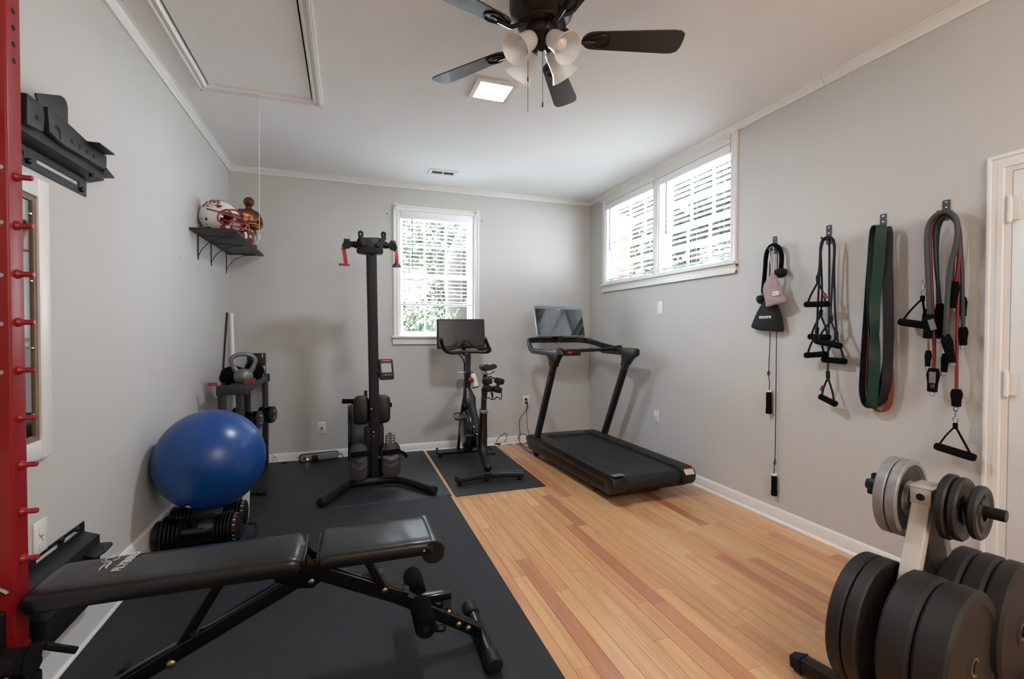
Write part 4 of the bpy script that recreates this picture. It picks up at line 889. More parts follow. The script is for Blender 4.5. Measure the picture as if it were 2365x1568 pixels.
def upright(x0, x1, y0, y1, z1, pts):
    d = V((x1-x0, y1-y0, z1-.17)).normalized(); part('upright', B().tube([(x0, y0, .17), V((x1, y1, z1))+d*.05], 1., sec=osec, up=(0, -1, .35)), m_tb, tm)
    d = V((x1-x0, y1-y0, z1-.17)).normalized(); e = V((x1, y1, z1)); part('red_band', B().tube([e-d*.012, e-d*.008], 1., sec=rrect(.0515, .0835, .022, 4), up=(0, -1, .35)), m_redp, tm)
    part('upright_neck', B().prism(pts, .052, MXc((x1-.026, 0, 0), (0, 1, 0), (0, 0, 1), (1, 0, 0)), .012), m_tb, tm)
def yz(x, L): return [(AX(px, py, x).y, AX(px, py, x).z) for px, py in L]
n = lambda x, y: (1200+x/7.467, 690+y/7.467)
upright(2.872, 2.872, AX(1238, 1010, 2.872).y, AX(1278, 848, 2.872).y, AX(1278, 848, 2.872).z, yz(2.872, [n(540, 1175), n(640, 1175), n(650, 1110), n(700, 1010), n(722, 965), n(680, 885), n(640, 868), n(620, 890), n(200, 850), n(225, 940), n(500, 980), n(530, 1040)]))
upright(3.625, 3.625, AX(1393, 1004, 3.625).y, AX(1444, 845, 3.625).y, AX(1444, 845, 3.625).z, yz(3.625, [n(1765, 1155), n(1875, 1155), n(1900, 1110), n(1960, 1030), n(2035, 975), n(2040, 880), n(2020, 858), n(1640, 832), n(1500, 825), n(1400, 900), n(1450, 935), n(1780, 970), n(1785, 1050)]))
a_, e_ = V((2.872-.027, AX(1266, 885, 2.846).y, AX(1266, 885, 2.846).z)), V((2.872-.027, AX(1271, 866, 2.846).y, AX(1271, 866, 2.846).z))
text('lettering', 'peloton', .026, MXc((a_+e_)/2, (e_-a_).normalized(), (e_-a_).normalized().cross(V((1, 0, 0))), (-1, 0, 0)), m_slv, [o for o in tm.children if o.name.startswith('upright')][0], .0006)
# wrap-round tray rail in front
zt_ = lambda px, py, y: AY(px, py, y).z
lp = crv([(2.872, AX(1230, 808, 2.872).y+.04, AX(1230, 808, 2.872).z+.0), (2.868, -.50, 1.158), (2.885, -.435, 1.19), (2.95, -.405, 1.202), (3.1, -.40, 1.203), (3.42, -.40, 1.203), (3.54, -.43, 1.198), (3.60, -.52, 1.183), (3.622, -.72, 1.148), (3.625, -1.0, 1.118)], 5)
part('tray_rail', B().tube(lp, 1., sec=rrect(.026, .058, .010, 3), up=(0, 0, 1)), m_tb, tm)
cy = -1.03; ca, cb_ = AY(1284, 812, cy-.02), AY(1410, 806, cy+.06); ca.x = 2.885; cb_.x = 3.615
part('grip_bar', B().tube([ca, cb_], .017, 14), m_blkp, tm)
b = B(); b.box((3.06, -1.02, ca.z-.012), (.27, .05, .062), None, .008); part('control_box', b, m_blkp, tm)
part('safety_key', B().box((3.075, -1.048, ca.z-.012), (.048, .006, .020), None, .003), m_redp, tm)
part('control_strip', B().box((3.10, -1.0, ca.z+.021), (.10, .02, .006), None, .002), m_redp, tm)
for x, mm in ((2.955, m_blkp), (3.60, m_blkp)): part('speed_knob', B().rod((x, cy-.0, ca.z+.006+.02*(x > 3)), (x+.045, cy-.0, ca.z+.007+.02*(x > 3)), .028, 20), mm, tm)
#part('red_knob_ring', B().rod((3.594, cy, ca.z+.026), (3.599, cy, ca.z+.026), .0285, 20), m_redp, tm)
# screen
q = [AY(1229, 705.5, -.452), AY(1340, 708, -.452), AY(1354.5, 777, -.560), AY(1244, 775.5, -.560)]
sx = ((q[1]-q[0])+(q[2]-q[3])).normalized(); sz = ((q[0]-q[3])+(q[1]-q[2])).normalized(); sz = (sz-sx*sz.dot(sx)).normalized(); sc_ = sum(q, V())/4; sn = sx.cross(sz)
wd_, ht = ((q[1]-q[0]).length+(q[2]-q[3]).length)/2, ((q[0]-q[3]).length+(q[1]-q[2]).length)/2
SM = MXc(sc_, sx, sz, sn)
scn = part('screen_housing', B().prism(rrect(wd_, ht, .012), -.028, SM, .004), m_slv, tm)
part('screen_glass', B().prism(rrect(wd_-.022, ht-.046, .006), .0015, SM @ MX.Translation((0, -.013, 0))), m_scr, scn)
part('camera_dot', B().prism(circ(.003, 8), .0008, SM @ MX.Translation((0, ht/2-.016, 0))), m_dark, scn); part('screen_mark', B().box((0, ht/2-.043, .002), (.034, .004, .0006), SM), m_white, scn)
b = B(); b.tube([sc_-sn*.03-sz*.05, sc_-sn*.05-sz*(ht/2+.02), V((sc_.x, -.40, 1.19))], .022, 12); b.box((sc_.x-.0, -.42, 1.235), (.10, .05, .02), None, .005); part('screen_stalk', b, m_blkp, tm)

# ------------------------------------------------------------------ exercise bike
m_bk = mat('bike_black', (12, 12, 13), .4, var=.05, vs=10, spec=.5)
BX = 2.165
bike = thing('exercise_bike', 'black indoor exercise bike with a screen on its own mat', 'exercise bike', (BX, -.8, .006))
cB = lambda x, y, d: AY(960+x/3.267, 680+y/3.267, d)
# screen
q = [cB(157, 183, -.42), cB(518, 184, -.42), cB(527, 410, -.45), cB(163, 410, -.45)]
sx = (q[1]-q[0]).normalized(); sz = ((q[0]-q[3])+(q[1]-q[2])).normalized(); sz = (sz-sx*sz.dot(sx)).normalized(); sc_ = sum(q, V())/4; wd_, ht = (q[1]-q[0]).length, (q[0]-q[3]).length; sn = sx.cross(sz); SM = MXc(sc_, sx, sz, sn)
scn = part('screen_housing', B().prism(rrect(wd_, ht, .012), -.03, SM, .004), m_blkp, bike)
part('screen_glass', B().prism(rrect(wd_-.04, ht-.045, .004), .0015, SM @ MX.Translation((0, .004, 0))), mat('screen_satin', (12, 13, 15), .25, spec=.4), scn)
b = B(); b.tube([sc_-sn*.03, sc_-sn*.07-sz*.08, (BX, -.50, 1.12)], .02, 12); part('screen_stalk', b, m_bk, bike)
# handlebars
hb_ = crv([cB(192, 338, -.86), cB(198, 372, -.82), cB(214, 412, -.76), cB(250, 438, -.70), cB(320, 438, -.68), cB(380, 432, -.67), cB(450, 432, -.68), cB(530, 434, -.70), cB(560, 420, -.74), cB(545, 388, -.80), cB(522, 330, -.86)], 5)
part('handlebar', B().tube(hb_, .0175, 12), m_bk, bike)
ar = crv([cB(214, 412, -.74), cB(262, 412, -.68), cB(308, 398, -.64), cB(340, 358, -.60), cB(378, 345, -.59), cB(414, 362, -.60), cB(452, 396, -.64), cB(492, 410, -.68), cB(546, 404, -.74)], 5)
part('handlebar', B().tube(ar, .0145, 12), m_bk, bike)
b = B(); b.box((BX-.015, -.64, 1.075), (.06, .12, .035), None, .012); part('bar_clamp', b, m_bk, bike)
y0 = -.66; a, e = cB(400, 450, y0), cB(394, 590, y0)
part('handlebar_post', B().tube([a, e], 1., sec=rrect(.040, .052, .010), up=(0, 1, 0)), m_bk, bike)
b = B(); b.tube(crv([cB(322, 448, -.6), cB(350, 478, -.56), cB(366, 520, -.55), cB(368, 600, -.55), cB(372, 680, -.55)], 5), .006, 8); b.tube(crv([cB(375, 448, -.6), cB(372, 560, -.56), cB(360, 760, -.54), cB(352, 850, -.53)], 5), .005, 8); part('cable', b, m_cable, bike)
b = B(); b.tube([cB(314, 593, -.60), cB(392, 586, -.62)], .006, 8); part('clamp_lever', b, m_slv, bike)
part('head_tube', B().tube([cB(392, 585, -.64), cB(390, 720, -.62)], 1., sec=rrect(.055, .07, .014), up=(0, 1, 0)), m_bk, bike)
# frame: shell from the head down over the flywheel, splitting to both feet
def limb(name, pts, secs, up=(0, -1, 0), m=m_bk):
    P = crv(pts, 5); n_ = len(secs); R_ = []
    out = []
    for i, p in enumerate(P):
        f = i/(len(P)-1)*(n_-1); j = min(int(f), n_-2); f -= j; w = secs[j][0]*(1-f)+secs[j+1][0]*f; h = secs[j][1]*(1-f)+secs[j+1][1]*f
        t = (P[min(i+1, len(P)-1)]-P[max(i-1, 0)]).normalized(); y = V(up); y = (y-t*y.dot(t)).normalized(); x = y.cross(t)
        out.append([p+x*u+y*v for u, v in rrect(w, h, min(w, h)*.35, 3)])
    return part(name, B().rings(out), m, bike)
limb('frame_neck', [cB(390, 710, -.62), cB(402, 790, -.66), cB(415, 850, -.70)], [(.06, .08), (.13, .11), (.10, .10)])
limb('down_tube', [cB(418, 830, -.70), cB(440, 920, -.80), cB(462, 1000, -.90), cB(478, 1060, -.98)], [(.075, .09), (.065, .09), (.075, .10), (.09, .10)])
limb('fork_leg', [cB(372, 800, -.66), cB(350, 900, -.56), cB(336, 1010, -.46), cB(322, 1140, -.36), cB(320, 1170, -.34)], [(.05, .06), (.035, .05), (.028, .045), (.028, .045)])
fo_ = V((BX, -.63, .335))
b = B(); b.lathe([(.02, -.02), (.215, -.022), (.225, -.016), (.228, 0), (.225, .016), (.215, .022), (.02, .02)], fo_.to_4d() and MXc(fo_, (0, 1, 0), (0, 0, 1), (1, 0, 0)), 48); fw_ = part('flywheel', b, mat('dark_flywheel', (60, 62, 66), .3, .9), bike)
b = B(); b.lathe([(.0, -.045), (.15, -.045), (.19, -.032), (.20, 0), (.19, .032), (.15, .045), (.0, .045)], MXc(fo_+V((0, .02, .01)), (0, 1, 0), (0, 0, 1), (1, 0, 0)), 40); part('flywheel_guard', b, m_blkg, bike)
part('belt_cover', B().prism([(-.50, .36), (-.56, .20), (-.72, .17), (-1.02, .25), (-1.07, .33), (-1.0, .42), (-.70, .48), (-.56, .46)], .05, MXc((BX+.03, 0, 0), (0, 1, 0), (0, 0, 1), (1, 0, 0)), .014), m_bk, bike)
limb('seat_tube', [cB(512, 870, -1.12), cB(508, 960, -1.08), cB(500, 1060, -1.04), cB(500, 1140, -1.04), cB(520, 1230, -1.10), cB(545, 1318, -1.22)], [(.055, .07), (.065, .08), (.085, .12), (.085, .11), (.06, .08), (.05, .07)])
b = B(); b.tube([cB(522, 720, -1.17), cB(514, 800, -1.14), cB(512, 880, -1.12)], 1., sec=rrect(.042, .05, .008), up=(0, 1, 0)); part('seat_post', b, m_bk, bike)
b = B(); b.tube([cB(484, 862, -1.13), cB(505, 876, -1.13)], .007, 8); b.box(cB(512, 880, -1.12), (.066, .085, .03), None, .008); part('seat_clamp', b, m_slv, bike)
b = B(); b.tube([cB(520, 610, -1.02), cB(520, 650, -1.20), cB(522, 640, -1.40)], 1., sec=rrect(.035, .03, .006), up=(0, 0, 1)); b.tube([cB(528, 600, -1.17), cB(522, 730, -1.17)], .017, 10); part('seat_slider', b, m_bk, bike)
sd = AY(1122, 850, -1.22); sdz = sd.z-.03
rows = []
for i in range(15):
    t = i/14; y = -1.08-.27*t; w = (.022+.05*max(0, (t-.25)/.75)**.8*1.05) if t < .93 else .062; z = sdz+.028-.01*sin(pi*t)+.014*t
    k_ = []
    for j in range(16):
        a = 2*pi*j/16; k_.append((sd.x+w*cos(a), y, z+(.030 if sin(a) > 0 else .022)*sin(a)-(.010*max(0, 1-abs(cos(a))*3) if sin(a) > 0 else 0)+(abs(cos(a))*.010 if w > .045 else 0)))
    rows.append(k_)
part('saddle', B().rings(rows), mat('saddle_vinyl', (15, 15, 16), .4, bump=.1), bike)
b = B()
for s_ in (-1, 1): b.tube(crv([(sd.x+.012*s_, -1.12, sdz+.006), (sd.x+.02*s_, -1.2, sdz-.02), (sd.x+.022*s_, -1.27, sdz-.02), (sd.x+.045*s_, -1.33, sdz+.01)], 4), .004, 6)
part('saddle_rails', b, m_slv, bike)
# rear weight cradles
b = B(); b.tube(crv([cB(530, 640, -1.38), cB(560, 620, -1.41), cB(605, 640, -1.42), cB(640, 650, -1.42)], 5), .006, 8); cr = part('weight_cradle', b, m_bk, bike)
def ring_u(px, py):
    b = B(); c = cB(px, py, -1.44); b.tube(crv([c+V((-.045, .03, .035)), c+V((-.042, 0, -.02)), c+V((-.03, -.01, -.05)), c+V((0, -.012, -.03)), c+V((.03, -.01, -.05)), c+V((.042, 0, -.02)), c+V((.045, .03, .035))], 4), .005, 6); part('cradle_arm', b, m_bk, cr)
ring_u(545, 748); ring_u(612, 745)
# feet
ft = crv([(1.915, -1.285, .055), (2.05, -1.255, .057), (2.19, -1.235, .058), (2.33, -1.25, .057), (2.505, -1.30, .055)], 4)
part('rear_stabilizer', B().tube(ft, 1., sec=rrect(.074, .052, .016), up=(0, 0, 1)), mat('stabilizer_grey', (34, 36, 42), .35, .3), bike)
part('front_stabilizer', B().tube([(1.925, -.335, .05), (2.42, -.345, .05)], 1., sec=rrect(.062, .046, .016), up=(0, 0, 1)), m_bk, bike)
b = B(); b.box((2.19, -1.235, .075), (.07, .085, .03), None, .01); b.ball(cB(545, 1305, -1.235), .024, (1, 1, 1), 14); part('stabilizer_joint', b, m_bk, bike)
for x, y in ((1.945, -1.28), (2.19, -1.235), (2.47, -1.29)): part('levelling_foot', B().lathe([(.022, .006), (.023, .012), (.010, .016), (.008, .035)], MX.Translation((x, y, 0)), 14), m_rub, bike)
for x in (1.955, 2.39): part('levelling_foot', B().lathe([(.022, .006), (.023, .012), (.010, .016), (.008, .035)], MX.Translation((x, -.34, 0)), 14), m_rub, bike)
part('transport_wheel', B().rod((1.915, -.32, .072), (1.935, -.32, .072), .028, 18), mat('dark_green_wheel', (30, 56, 50), .5), bike)
# cranks and pedals
bb2 = V((BX, -.93, .335)); b = B(); b.rod(bb2-V((.09, 0, 0)), bb2+V((.09, 0, 0)), .016, 12); b.tube([bb2+V((-.085, 0, 0)), bb2+V((-.09, .02, .165))], .012, 8); b.tube([bb2+V((.085, 0, 0)), bb2+V((.09, -.02, -.165))], .012, 8); part('cranks', b, m_blk, bike)
for s_, dz, dy in ((-1, .165, .02), (1, -.165, -.02)):
    c = bb2+V((s_*.14, dy, dz)); b = B(); b.box(c, (.085, .09, .022), None, .006); b.tube(crv([c+V((-.035, .045, 0)), c+V((-.03, .10, .02)), c+V((0, .115, .03)), c+V((.03, .10, .02)), c+V((.035, .045, 0))], 4), .006, 6); part('pedal', b, m_blkp, bike)
for q_ in ((462, 1055), (440, 1000)): part('bolt', B().ball(cB(*q_, -1.09), .010, n=10), m_chr, bike)
part('red_resistance_knob', B().lathe([(.010, -.02), (.026, -.016), (.028, 0), (.026, .016), (.012, .022)], frz(cB(418, 646, -.72), (0, -.5, 1)), 20), m_redp, bike)
part('bottle_cage', B().tube(crv([cB(352, 636, -.58), cB(318, 640, -.60), cB(308, 662, -.62), cB(316, 700, -.62), cB(350, 708, -.6)], 4), .004, 6), m_gry2, bike)
m_clear = mat('clear_plastic', (214, 218, 222), .1); m_clear.node_tree.nodes['Principled BSDF'].inputs['Transmission Weight'].default_value = .8
solo('plastic_cup', B().ring([(.020, 0), (.036, .004), (.038, .085), (.036, .085), (.034, .008), (.020, .004)], frz(cB(340, 706, -.58), (-.12, 0, 1)), 22), m_clear, 'clear empty plastic cup held low on the bike post', 'cup')
bt = thing('water_bottle', 'white water bottle tilted in the holder beside the red knob', 'bottle', cB(455, 700, -.56))
bM = frz(cB(452, 702, -.56), cB(412, 560, -.56)-cB(452, 702, -.56))
part('bottle_body', B().lathe([(.028, 0), (.035, .004), (.036, .03), (.033, .045), (.036, .06), (.036, .11), (.033, .13), (.026, .145), (.024, .15)], bM, 24), m_white, bt)
part('cap', B().lathe([(.026, .148), (.026, .165), (.014, .172), (.010, .188), (.004, .19)], bM, 18), m_gry2, bt); part('base_band', B().lathe([(.029, -.001), (.0362, .004), (.0365, .014), (.03, .0145)], bM, 24), m_gry, bt)
def hex_dumbbell(label, top, bot, loc):
    a, e = top, bot; M = frz(e, a-e); L = (a-e).length; root = thing('dumbbell', label, 'dumbbell', loc, 'small dumbbells behind the bike saddle')
    part('grip', B().rod(M @ V((0, 0, .03)), M @ V((0, 0, L-.03)), .015, 12), m_gry, root)
    for z in (0, L-.052): part('head', B().lathe([(.018, z), (.036, z+.004), (.042, z+.014), (.042, z+.038), (.036, z+.048), (.018, z+.052)], M, 20), m_rub, root)
    part('end_logo', B().lathe([(.008, L), (.0085, L+.0012), (.001, L+.0014)], M, 12), m_white, root)
hex_dumbbell('small black dumbbell standing in the bike cradle nearest the saddle', cB(541, 630, -1.45), cB(540, 735, -1.45), cB(540, 735, -1.45))
hex_dumbbell('small black dumbbell leaning in the outer bike cradle', cB(637, 630, -1.45), cB(608, 740, -1.45), cB(608, 740, -1.45))

# ------------------------------------------------------------------ rower stored upright
m_rw = mat('rower_black', (9, 10, 11), .5, var=.06, vs=10, spec=.35)
rw = thing('rowing_machine', 'black rowing machine stored upright with red foot straps near its top', 'rowing machine', (1.25, -1.1, .012))
D0 = -1.02
pa, pb_ = AY(858, 552, D0), AY(867, 1098, D0); pa.x -= 0
part('rail', B().tube([pb_, pa], 1., sec=rrect(.078, .075, .010), up=(0, 1, 0)), m_rw, rw)
part('rail_edge', B().tube([pb_+V((-.041, .015, .35)), pa+V((-.041, .015, -.08))], 1., sec=rrect(.006, .03, .002), up=(0, 1, 0)), m_gry2, rw)
b = B(); b.tube(crv([(.866, -1.475, .046), (.99, -1.25, .05), (1.075, -1.115, .052), (1.2, -1.085, .052), (1.36, -1.085, .052), (1.47, -1.125, .052), (1.58, -1.27, .05), (1.70, -1.465, .046)], 5), .033, 14); part('base_tube', b, m_rw, rw)
for c, d in (((.866, -1.475, .046), V((-.45, -.85, 0))), ((1.70, -1.465, .046), V((.55, -.85, 0)))): part('end_cap', B().lathe([(.035, -.03), (.036, -.004), (.030, .006), (.004, .009)], frz(c, d), 18), m_rub, rw)
b = B(); b.rod((1.69, -1.445, .012), (1.69, -1.445, .035), .016, 12); b.rod((.88, -1.45, .012), (.88, -1.45, .03), .016, 12); part('levelling_feet', b, m_rub, rw)
cR = lambda x, y, d=D0: AY(780+x/6.533, 880+y/6.533, d)
# flywheel casing behind the rail
yc = -.74
t_ = [(yc+.30*cos(R(a)), .40+.265*sin(R(a))) for a in range(0, 360, 12)]
cz0, cz1 = cR(150, 440, -.9), cR(690, 900, -.9)
part('flywheel_casing', B().prism(t_, .27, MXc((1.075, 0, 0), (0, 1, 0), (0, 0, 1), (1, 0, 0)), .045, 4), mat('casing_grey', (44, 46, 51), .35, var=.05), rw)
part('casing_side', B().prism([(yc+.27*cos(R(a)), .40+.245*sin(R(a))) for a in range(0, 360, 12)], .02, MXc((1.058, 0, 0), (0, 1, 0), (0, 0, 1), (1, 0, 0)), .008), m_rw, rw)
b = B(); b.bx(1.185, 1.345, -1.05, -.78, .07, .50, .015); part('foot_mount', b, m_rw, rw)
# seat pad
sc1 = (cR(235, 205, -.985)+cR(790, 640, -.985))/2; sw = cR(790, 400, -.985).x-cR(235, 400, -.985).x; shh = cR(400, 205, -.985).z-cR(400, 635, -.985).z
for s_ in (-1, 1):
    cc = sc1+V((s_*sw*.29, .0, 0)); part('seat_pad', B().prism(rrect(sw*.42, shh, .045), .07, MXc(cc+V((0, .03, 0)), (1, 0, 0), (0, 0, 1), (0, -1, 0)), .022, 3), mat('seat_vinyl', (14, 15, 16), .36, bump=.08) if s_ < 0 else bpy.data.materials['seat_vinyl'], rw)
part('seat_carriage', B().box(sc1+V((0, .055, 0)), (sw*.8, .05, shh*.6), None, .01), m_rw, rw)
part('handle', B().tube([cR(62, 305, -.93), cR(400, 305, -.93)], .020, 14), m_foam, rw)
part('handle_knob', B().rod(cR(780, 358, -.95), cR(815, 360, -.95), .020, 12), m_foam, rw)
b = B(); b.box(cR(422, 195, -.95), (.025, .03, .06), None, .005); part('handle_rest', b, m_rw, rw)
# foot plates
m_fp = mat('foot_plate_grey', (33, 32, 32), .55)
def footplate(x0, x1, yt, yb, heel):
    d = -1.115; c = (cR(x0, yt, d)+cR(x1, yb, d))/2; w = cR(x1, yb, d).x-cR(x0, yb, d).x; h = cR(x0, yt, d).z-cR(x0, yb, d).z
    F = MXc(c, (1, 0, 0), V((0, .22, 1)).normalized(), V((0, -1, .22)).normalized()); h *= 1.02
    p_ = part('foot_plate', B().prism(rrect(w, h, w*.46, 6), .022, F, .006), m_fp, rw)
    part('plate_rim', B().tube([F @ V((u, v, .018)) for u, v in rrect(w+.004, h+.004, w*.46, 6)], .0055, 6, True), m_blkp, p_)
    for k_, (vv, ww) in enumerate(((.02, .030), (-.045, .022))):
        part('tread_bar', B().ribbon(crv([F @ V((-w*.42, vv*h/.3+.012, .024)), F @ V((0, vv*h/.3-.012, .034)), F @ V((w*.42, vv*h/.3+.012, .024))], 5), ww, .010, F.to_3x3() @ V((0, 1, 0))), m_gry2 if k_ == 0 and heel else m_gry, p_)
    part('strap', B().ribbon(crv([F @ V((-w*.52, h*.19, .015)), F @ V((-w*.25, h*.20, .055)), F @ V((w*.1, h*.21, .06)), F @ V((w*.45, h*.21, .045)), F @ V((w*.56, h*.20, .01))], 5), .042, .004, F.to_3x3() @ V((0, 1, 0))), m_foam, p_)
    if heel:
        part('strap_tail', B().ribbon(crv([F @ V((w*.5, h*.2, .02)), F @ V((w*.75, h*.14, .02)), F @ V((w*.95, h*.02, .012))], 5), .03, .004, F.to_3x3() @ V((0, 1, 0))), m_foam, p_)
        hp2 = part('heel_plate', B().prism(rrect(w*.56, h*.62, w*.26, 5), .012, F @ MX.Translation((-.004, h*.48, .018)), .004), m_gry, p_); b = B()
        for i in range(4):
            for s_ in (-1, 1): b.box((s_*w*.15-.004, h*.50+.022*i, .031), (.009, .006, .002), F)
        part('size_hole', b, m_white, hp2)
footplate(190, 445, 950, 1480, False)
footplate(672, 930, 930, 1420, True)
for q_ in ((505, 425), (540, 773), (543, 833)): part('bolt', B().ball(cR(*q_, D0-.042), .007, (1, .5, 1), 8), m_chr, rw)
part('side_pin', B().box(cR(630, 1150, -1.06), (.02, .02, .02), None, .003), m_gry2, rw)
# monitor on its arm
a = AY(873, 868, -1.03); part('monitor_arm', B().box(a+V((.025, .02, .005)), (.07, .03, .045), None, .008), m_rw, rw)
mc = (AY(876, 831, -1.05)+AY(907.5, 875, -1.05))/2; MM = MXc(mc, V((1, .12, 0)).normalized(), V((-.07, .2, 1)).normalized(), V((.12, -1, .2)).normalized())
mo = part('monitor', B().prism(rrect(.118, .175, .012), .03, MM @ MX.Translation((0, 0, -.015)), .006), m_blkp, rw)
part('lcd', B().box((0, .012, .0156), (.082, .078, .001), MM), mat('lcd_grey', (136, 144, 142), .3), mo); part('orange_stripe', B().box((0, .072, .0156), (.075, .008, .001), MM), m_org, mo)
for i, cc in enumerate(((60, 62, 64), (74, 170, 120), (204, 70, 60), (70, 110, 190))): part('key', B().box((-.032+.0215*i, -.048, .0158), (.015, .010, .002), MM, .001), mat('key_%d' % i, cc, .5), mo)
# top: rear frame of the folded machine with its two straps
cT = lambda x, y, d=D0: AY(720+x/4.9, 500+y/4.9, d)
b = B(); b.prism([tuple((lambda p: (p.x, p.z))(cT(x, y, -1.07))) for x, y in ((512, 250), (590, 236), (750, 238), (810, 262), (812, 420), (740, 420), (600, 418), (510, 400))], -.11, MXc((0, -1.08, 0), (1, 0, 0), (0, 0, 1), (0, -1, 0)), .012); part('top_housing', b, m_rw, rw)
for s_, L in ((0, ((553, 190), (556, 240), (575, 290), (590, 330))), (1, ((812, 200), (815, 250), (775, 300), (740, 335)))):
    b = B(); b.tube([cT(*q_, -1.10) for q_ in L], 1., sec=rrect(.040, .03, .008), up=(0, 1, 0)); b.rod(cT(*L[0], -1.085), cT(*L[0], -1.118), .022, 14); part('mount_ear', b, m_rw, rw)
    part('bolt', B().ball(cT(L[0][0], L[0][1]+8, -1.119), .006, n=8), m_chr, rw); 
b = B(); b.tube([cT(600, 372, -1.06), cT(690, 415, -1.06), cT(740, 372, -1.06)], .018, 10); part('seat_stop', b, m_rw, rw)
for s_, (h0, h1, hc_, r0, r1) in enumerate((((510, 318), (425, 312), (398, 320), (356, 350), (385, 535)), ((810, 325), (885, 330), (918, 340), (955, 378), (960, 548)))):
    part('side_arm', B().rod(cT(*h0), cT(*h1), .024, 14), m_rw, rw); part('arm_collar', B().rod(cT(h0[0]+(-8 if s_ == 0 else 12), h0[1]), cT(h0[0]+(-30 if s_ == 0 else 40), h0[1]), .030, 14), m_rw, rw)
    hb2 = part('hinge_disc', B().rod(cT(*hc_, D0-.045), cT(*hc_, D0+.03), .034, 18), m_rw, rw); b = B(); b.box(cT(hc_[0]+0, hc_[1]-38, D0), (.05, .05, .036), None, .006); b.tube([cT(*hc_, D0-.02), cT(*r0, D0-.02)], .022, 10); part('hinge_block', b, m_rw, hb2)
    P = crv([cT(*r0, D0-.02), cT((r0[0]+r1[0])/2+(4 if s_ == 0 else 2), (r0[1]+r1[1])/2, D0-.03), cT(*r1, D0-.02)], 5)
    part('red_strap', B().ribbon(P, .030, .010, (1, 0, .1)), m_redp, rw)
    if s_ == 0: part('strap_buckle', B().box(cT(368, 545, D0-.02), (.085, .03, .016), MX(), .004), m_redp, rw)
    else: part('end_disc', B().lathe([(.015, .03), (.022, .02), (.036, .002), (.037, -.008), (.02, -.010)], MX.Translation(cT(960, 562, D0-.02)), 20), m_gry, rw)

# ------------------------------------------------------------------ cords by the back wall
def cord(label, pts, r=.0035, name='black_cable'):
    return solo(name, B().tube(crv(pts, 6), r, 7), m_cable, label, 'cord')
cW = lambda x, y, d=-.035: AY(1120+x/8.714, 880+y/8.714, d)
cF = lambda x, y, z=.005: AZ(1120+x/8.714, 880+y/8.714, z)
pg_ = thing('power_plug', 'black plug in the upper socket of the outlet beside the treadmill', 'plug', cW(825, 370, -.02), 'plugs in the outlet by the treadmill'); part('plug_body', B().box(cW(825, 368, -.02), (.026, .03, .022), None, .004), m_blkp, pg_)
pg_ = thing('power_plug', 'black plug in the lower socket of the outlet beside the treadmill', 'plug', cW(830, 435, -.02), 'plugs in the outlet by the treadmill'); part('plug_body', B().box(cW(830, 438, -.02), (.026, .03, .022), None, .004), m_blkp, pg_)
cord('black cord looping from the lower socket to the floor under the treadmill', [cW(840, 450), cW(868, 500), cW(830, 590), cW(740, 700), cW(692, 800), cW(694, 920), cW(708, 1060), cW(688, 1150, -.06), cW(700, 1220, -.10), cF(760, 1290), cF(840, 1340), cF(930, 1335)])
cord('black cord hanging from the upper socket down behind the treadmill hood', [cW(840, 375), cW(858, 420), cW(850, 500), cW(832, 580), cW(844, 700), cW(850, 880), cW(870, 1000), cW(893, 1070), cW(905, 1100, -.06)], .0028)
cord('black cord curling in a wide loop on the floor at the treadmill front', [cW(850, 1100, -.25), cW(790, 1070, -.2), cW(720, 1075, -.15), cW(678, 1110, -.12), cW(682, 1170, -.12), cF(720, 1270), cF(790, 1360), cF(880, 1415), cF(985, 1430)])
cord('black cord arching above the floor beside the bike mat', [cF(110, 1215, .02), cF(205, 1240, .02), cW(270, 1150, -.10), cW(370, 1065, -.09), cW(430, 1055, -.09), cW(440, 1110, -.09), cW(420, 1190, -.09), cF(395, 1255), cF(460, 1275), cF(540, 1270)])
cord('black cord lying along the baseboard from bike to treadmill', [cF(170, 1200, .03), cF(300, 1215), cF(400, 1235), cF(520, 1245), cF(640, 1255), cF(760, 1258), cF(840, 1240), cF(900, 1245)])
ad = thing('power_adapter', 'black power adapter brick lying by the bike mat corner', 'adapter', cF(130, 1260, .0)); part('brick', B().box(cF(130, 1240, .02), (.075, .045, .034), MX(), .006), m_blkp, ad); part('plug_end', B().rod(cF(190, 1265, .015), cF(310, 1268, .015), .010, 10), m_blkp, ad); part('white_tab', B().box(cF(232, 1295, .012), (.03, .014, .006), None), m_white, ad)

cS = lambda x, y, d=-.06: AY(600+x/10.75, 1010+y/10.75, d)
cSf = lambda x, y, z=.02: AZ(600+x/10.75, 1010+y/10.75, z)
a, e = cS(1010, 645, -.115), cS(1935, 545, -.06); ps_c = (a+e)/2; ps_c.z = .012+.036; dx = V((e.x-a.x, e.y-a.y, 0)).normalized()
ps = thing('power_strip', 'grey power strip lying against the back wall baseboard', 'power strip', (ps_c.x, ps_c.y, .012)); PM = MXc(ps_c, dx, (0, 0, 1), V((dx.y, -dx.x, 0)))
L = (e-a).length
part('case', B().prism(rrect(L, .060, .016), .040, PM @ MX.Translation((0, 0, -.02)), .004), mat('strip_grey', (140, 136, 134), .45), ps)
part('black_edge', B().tube([PM @ V((u, v, -.012)) for u, v in rrect(L+.006, .066, .018)], .006, 6, True), m_blkp, ps)
part('rocker_switch', B().box((-L/2+.032, 0, .021), (.017, .034, .005), PM, .001), m_dark, ps); part('indicator', B().box((-L/2+.062, -.01, .0205), (.008, .008, .002), PM), mat('indicator_lamp', (255, 250, 235), .4, emit=2.5), ps)
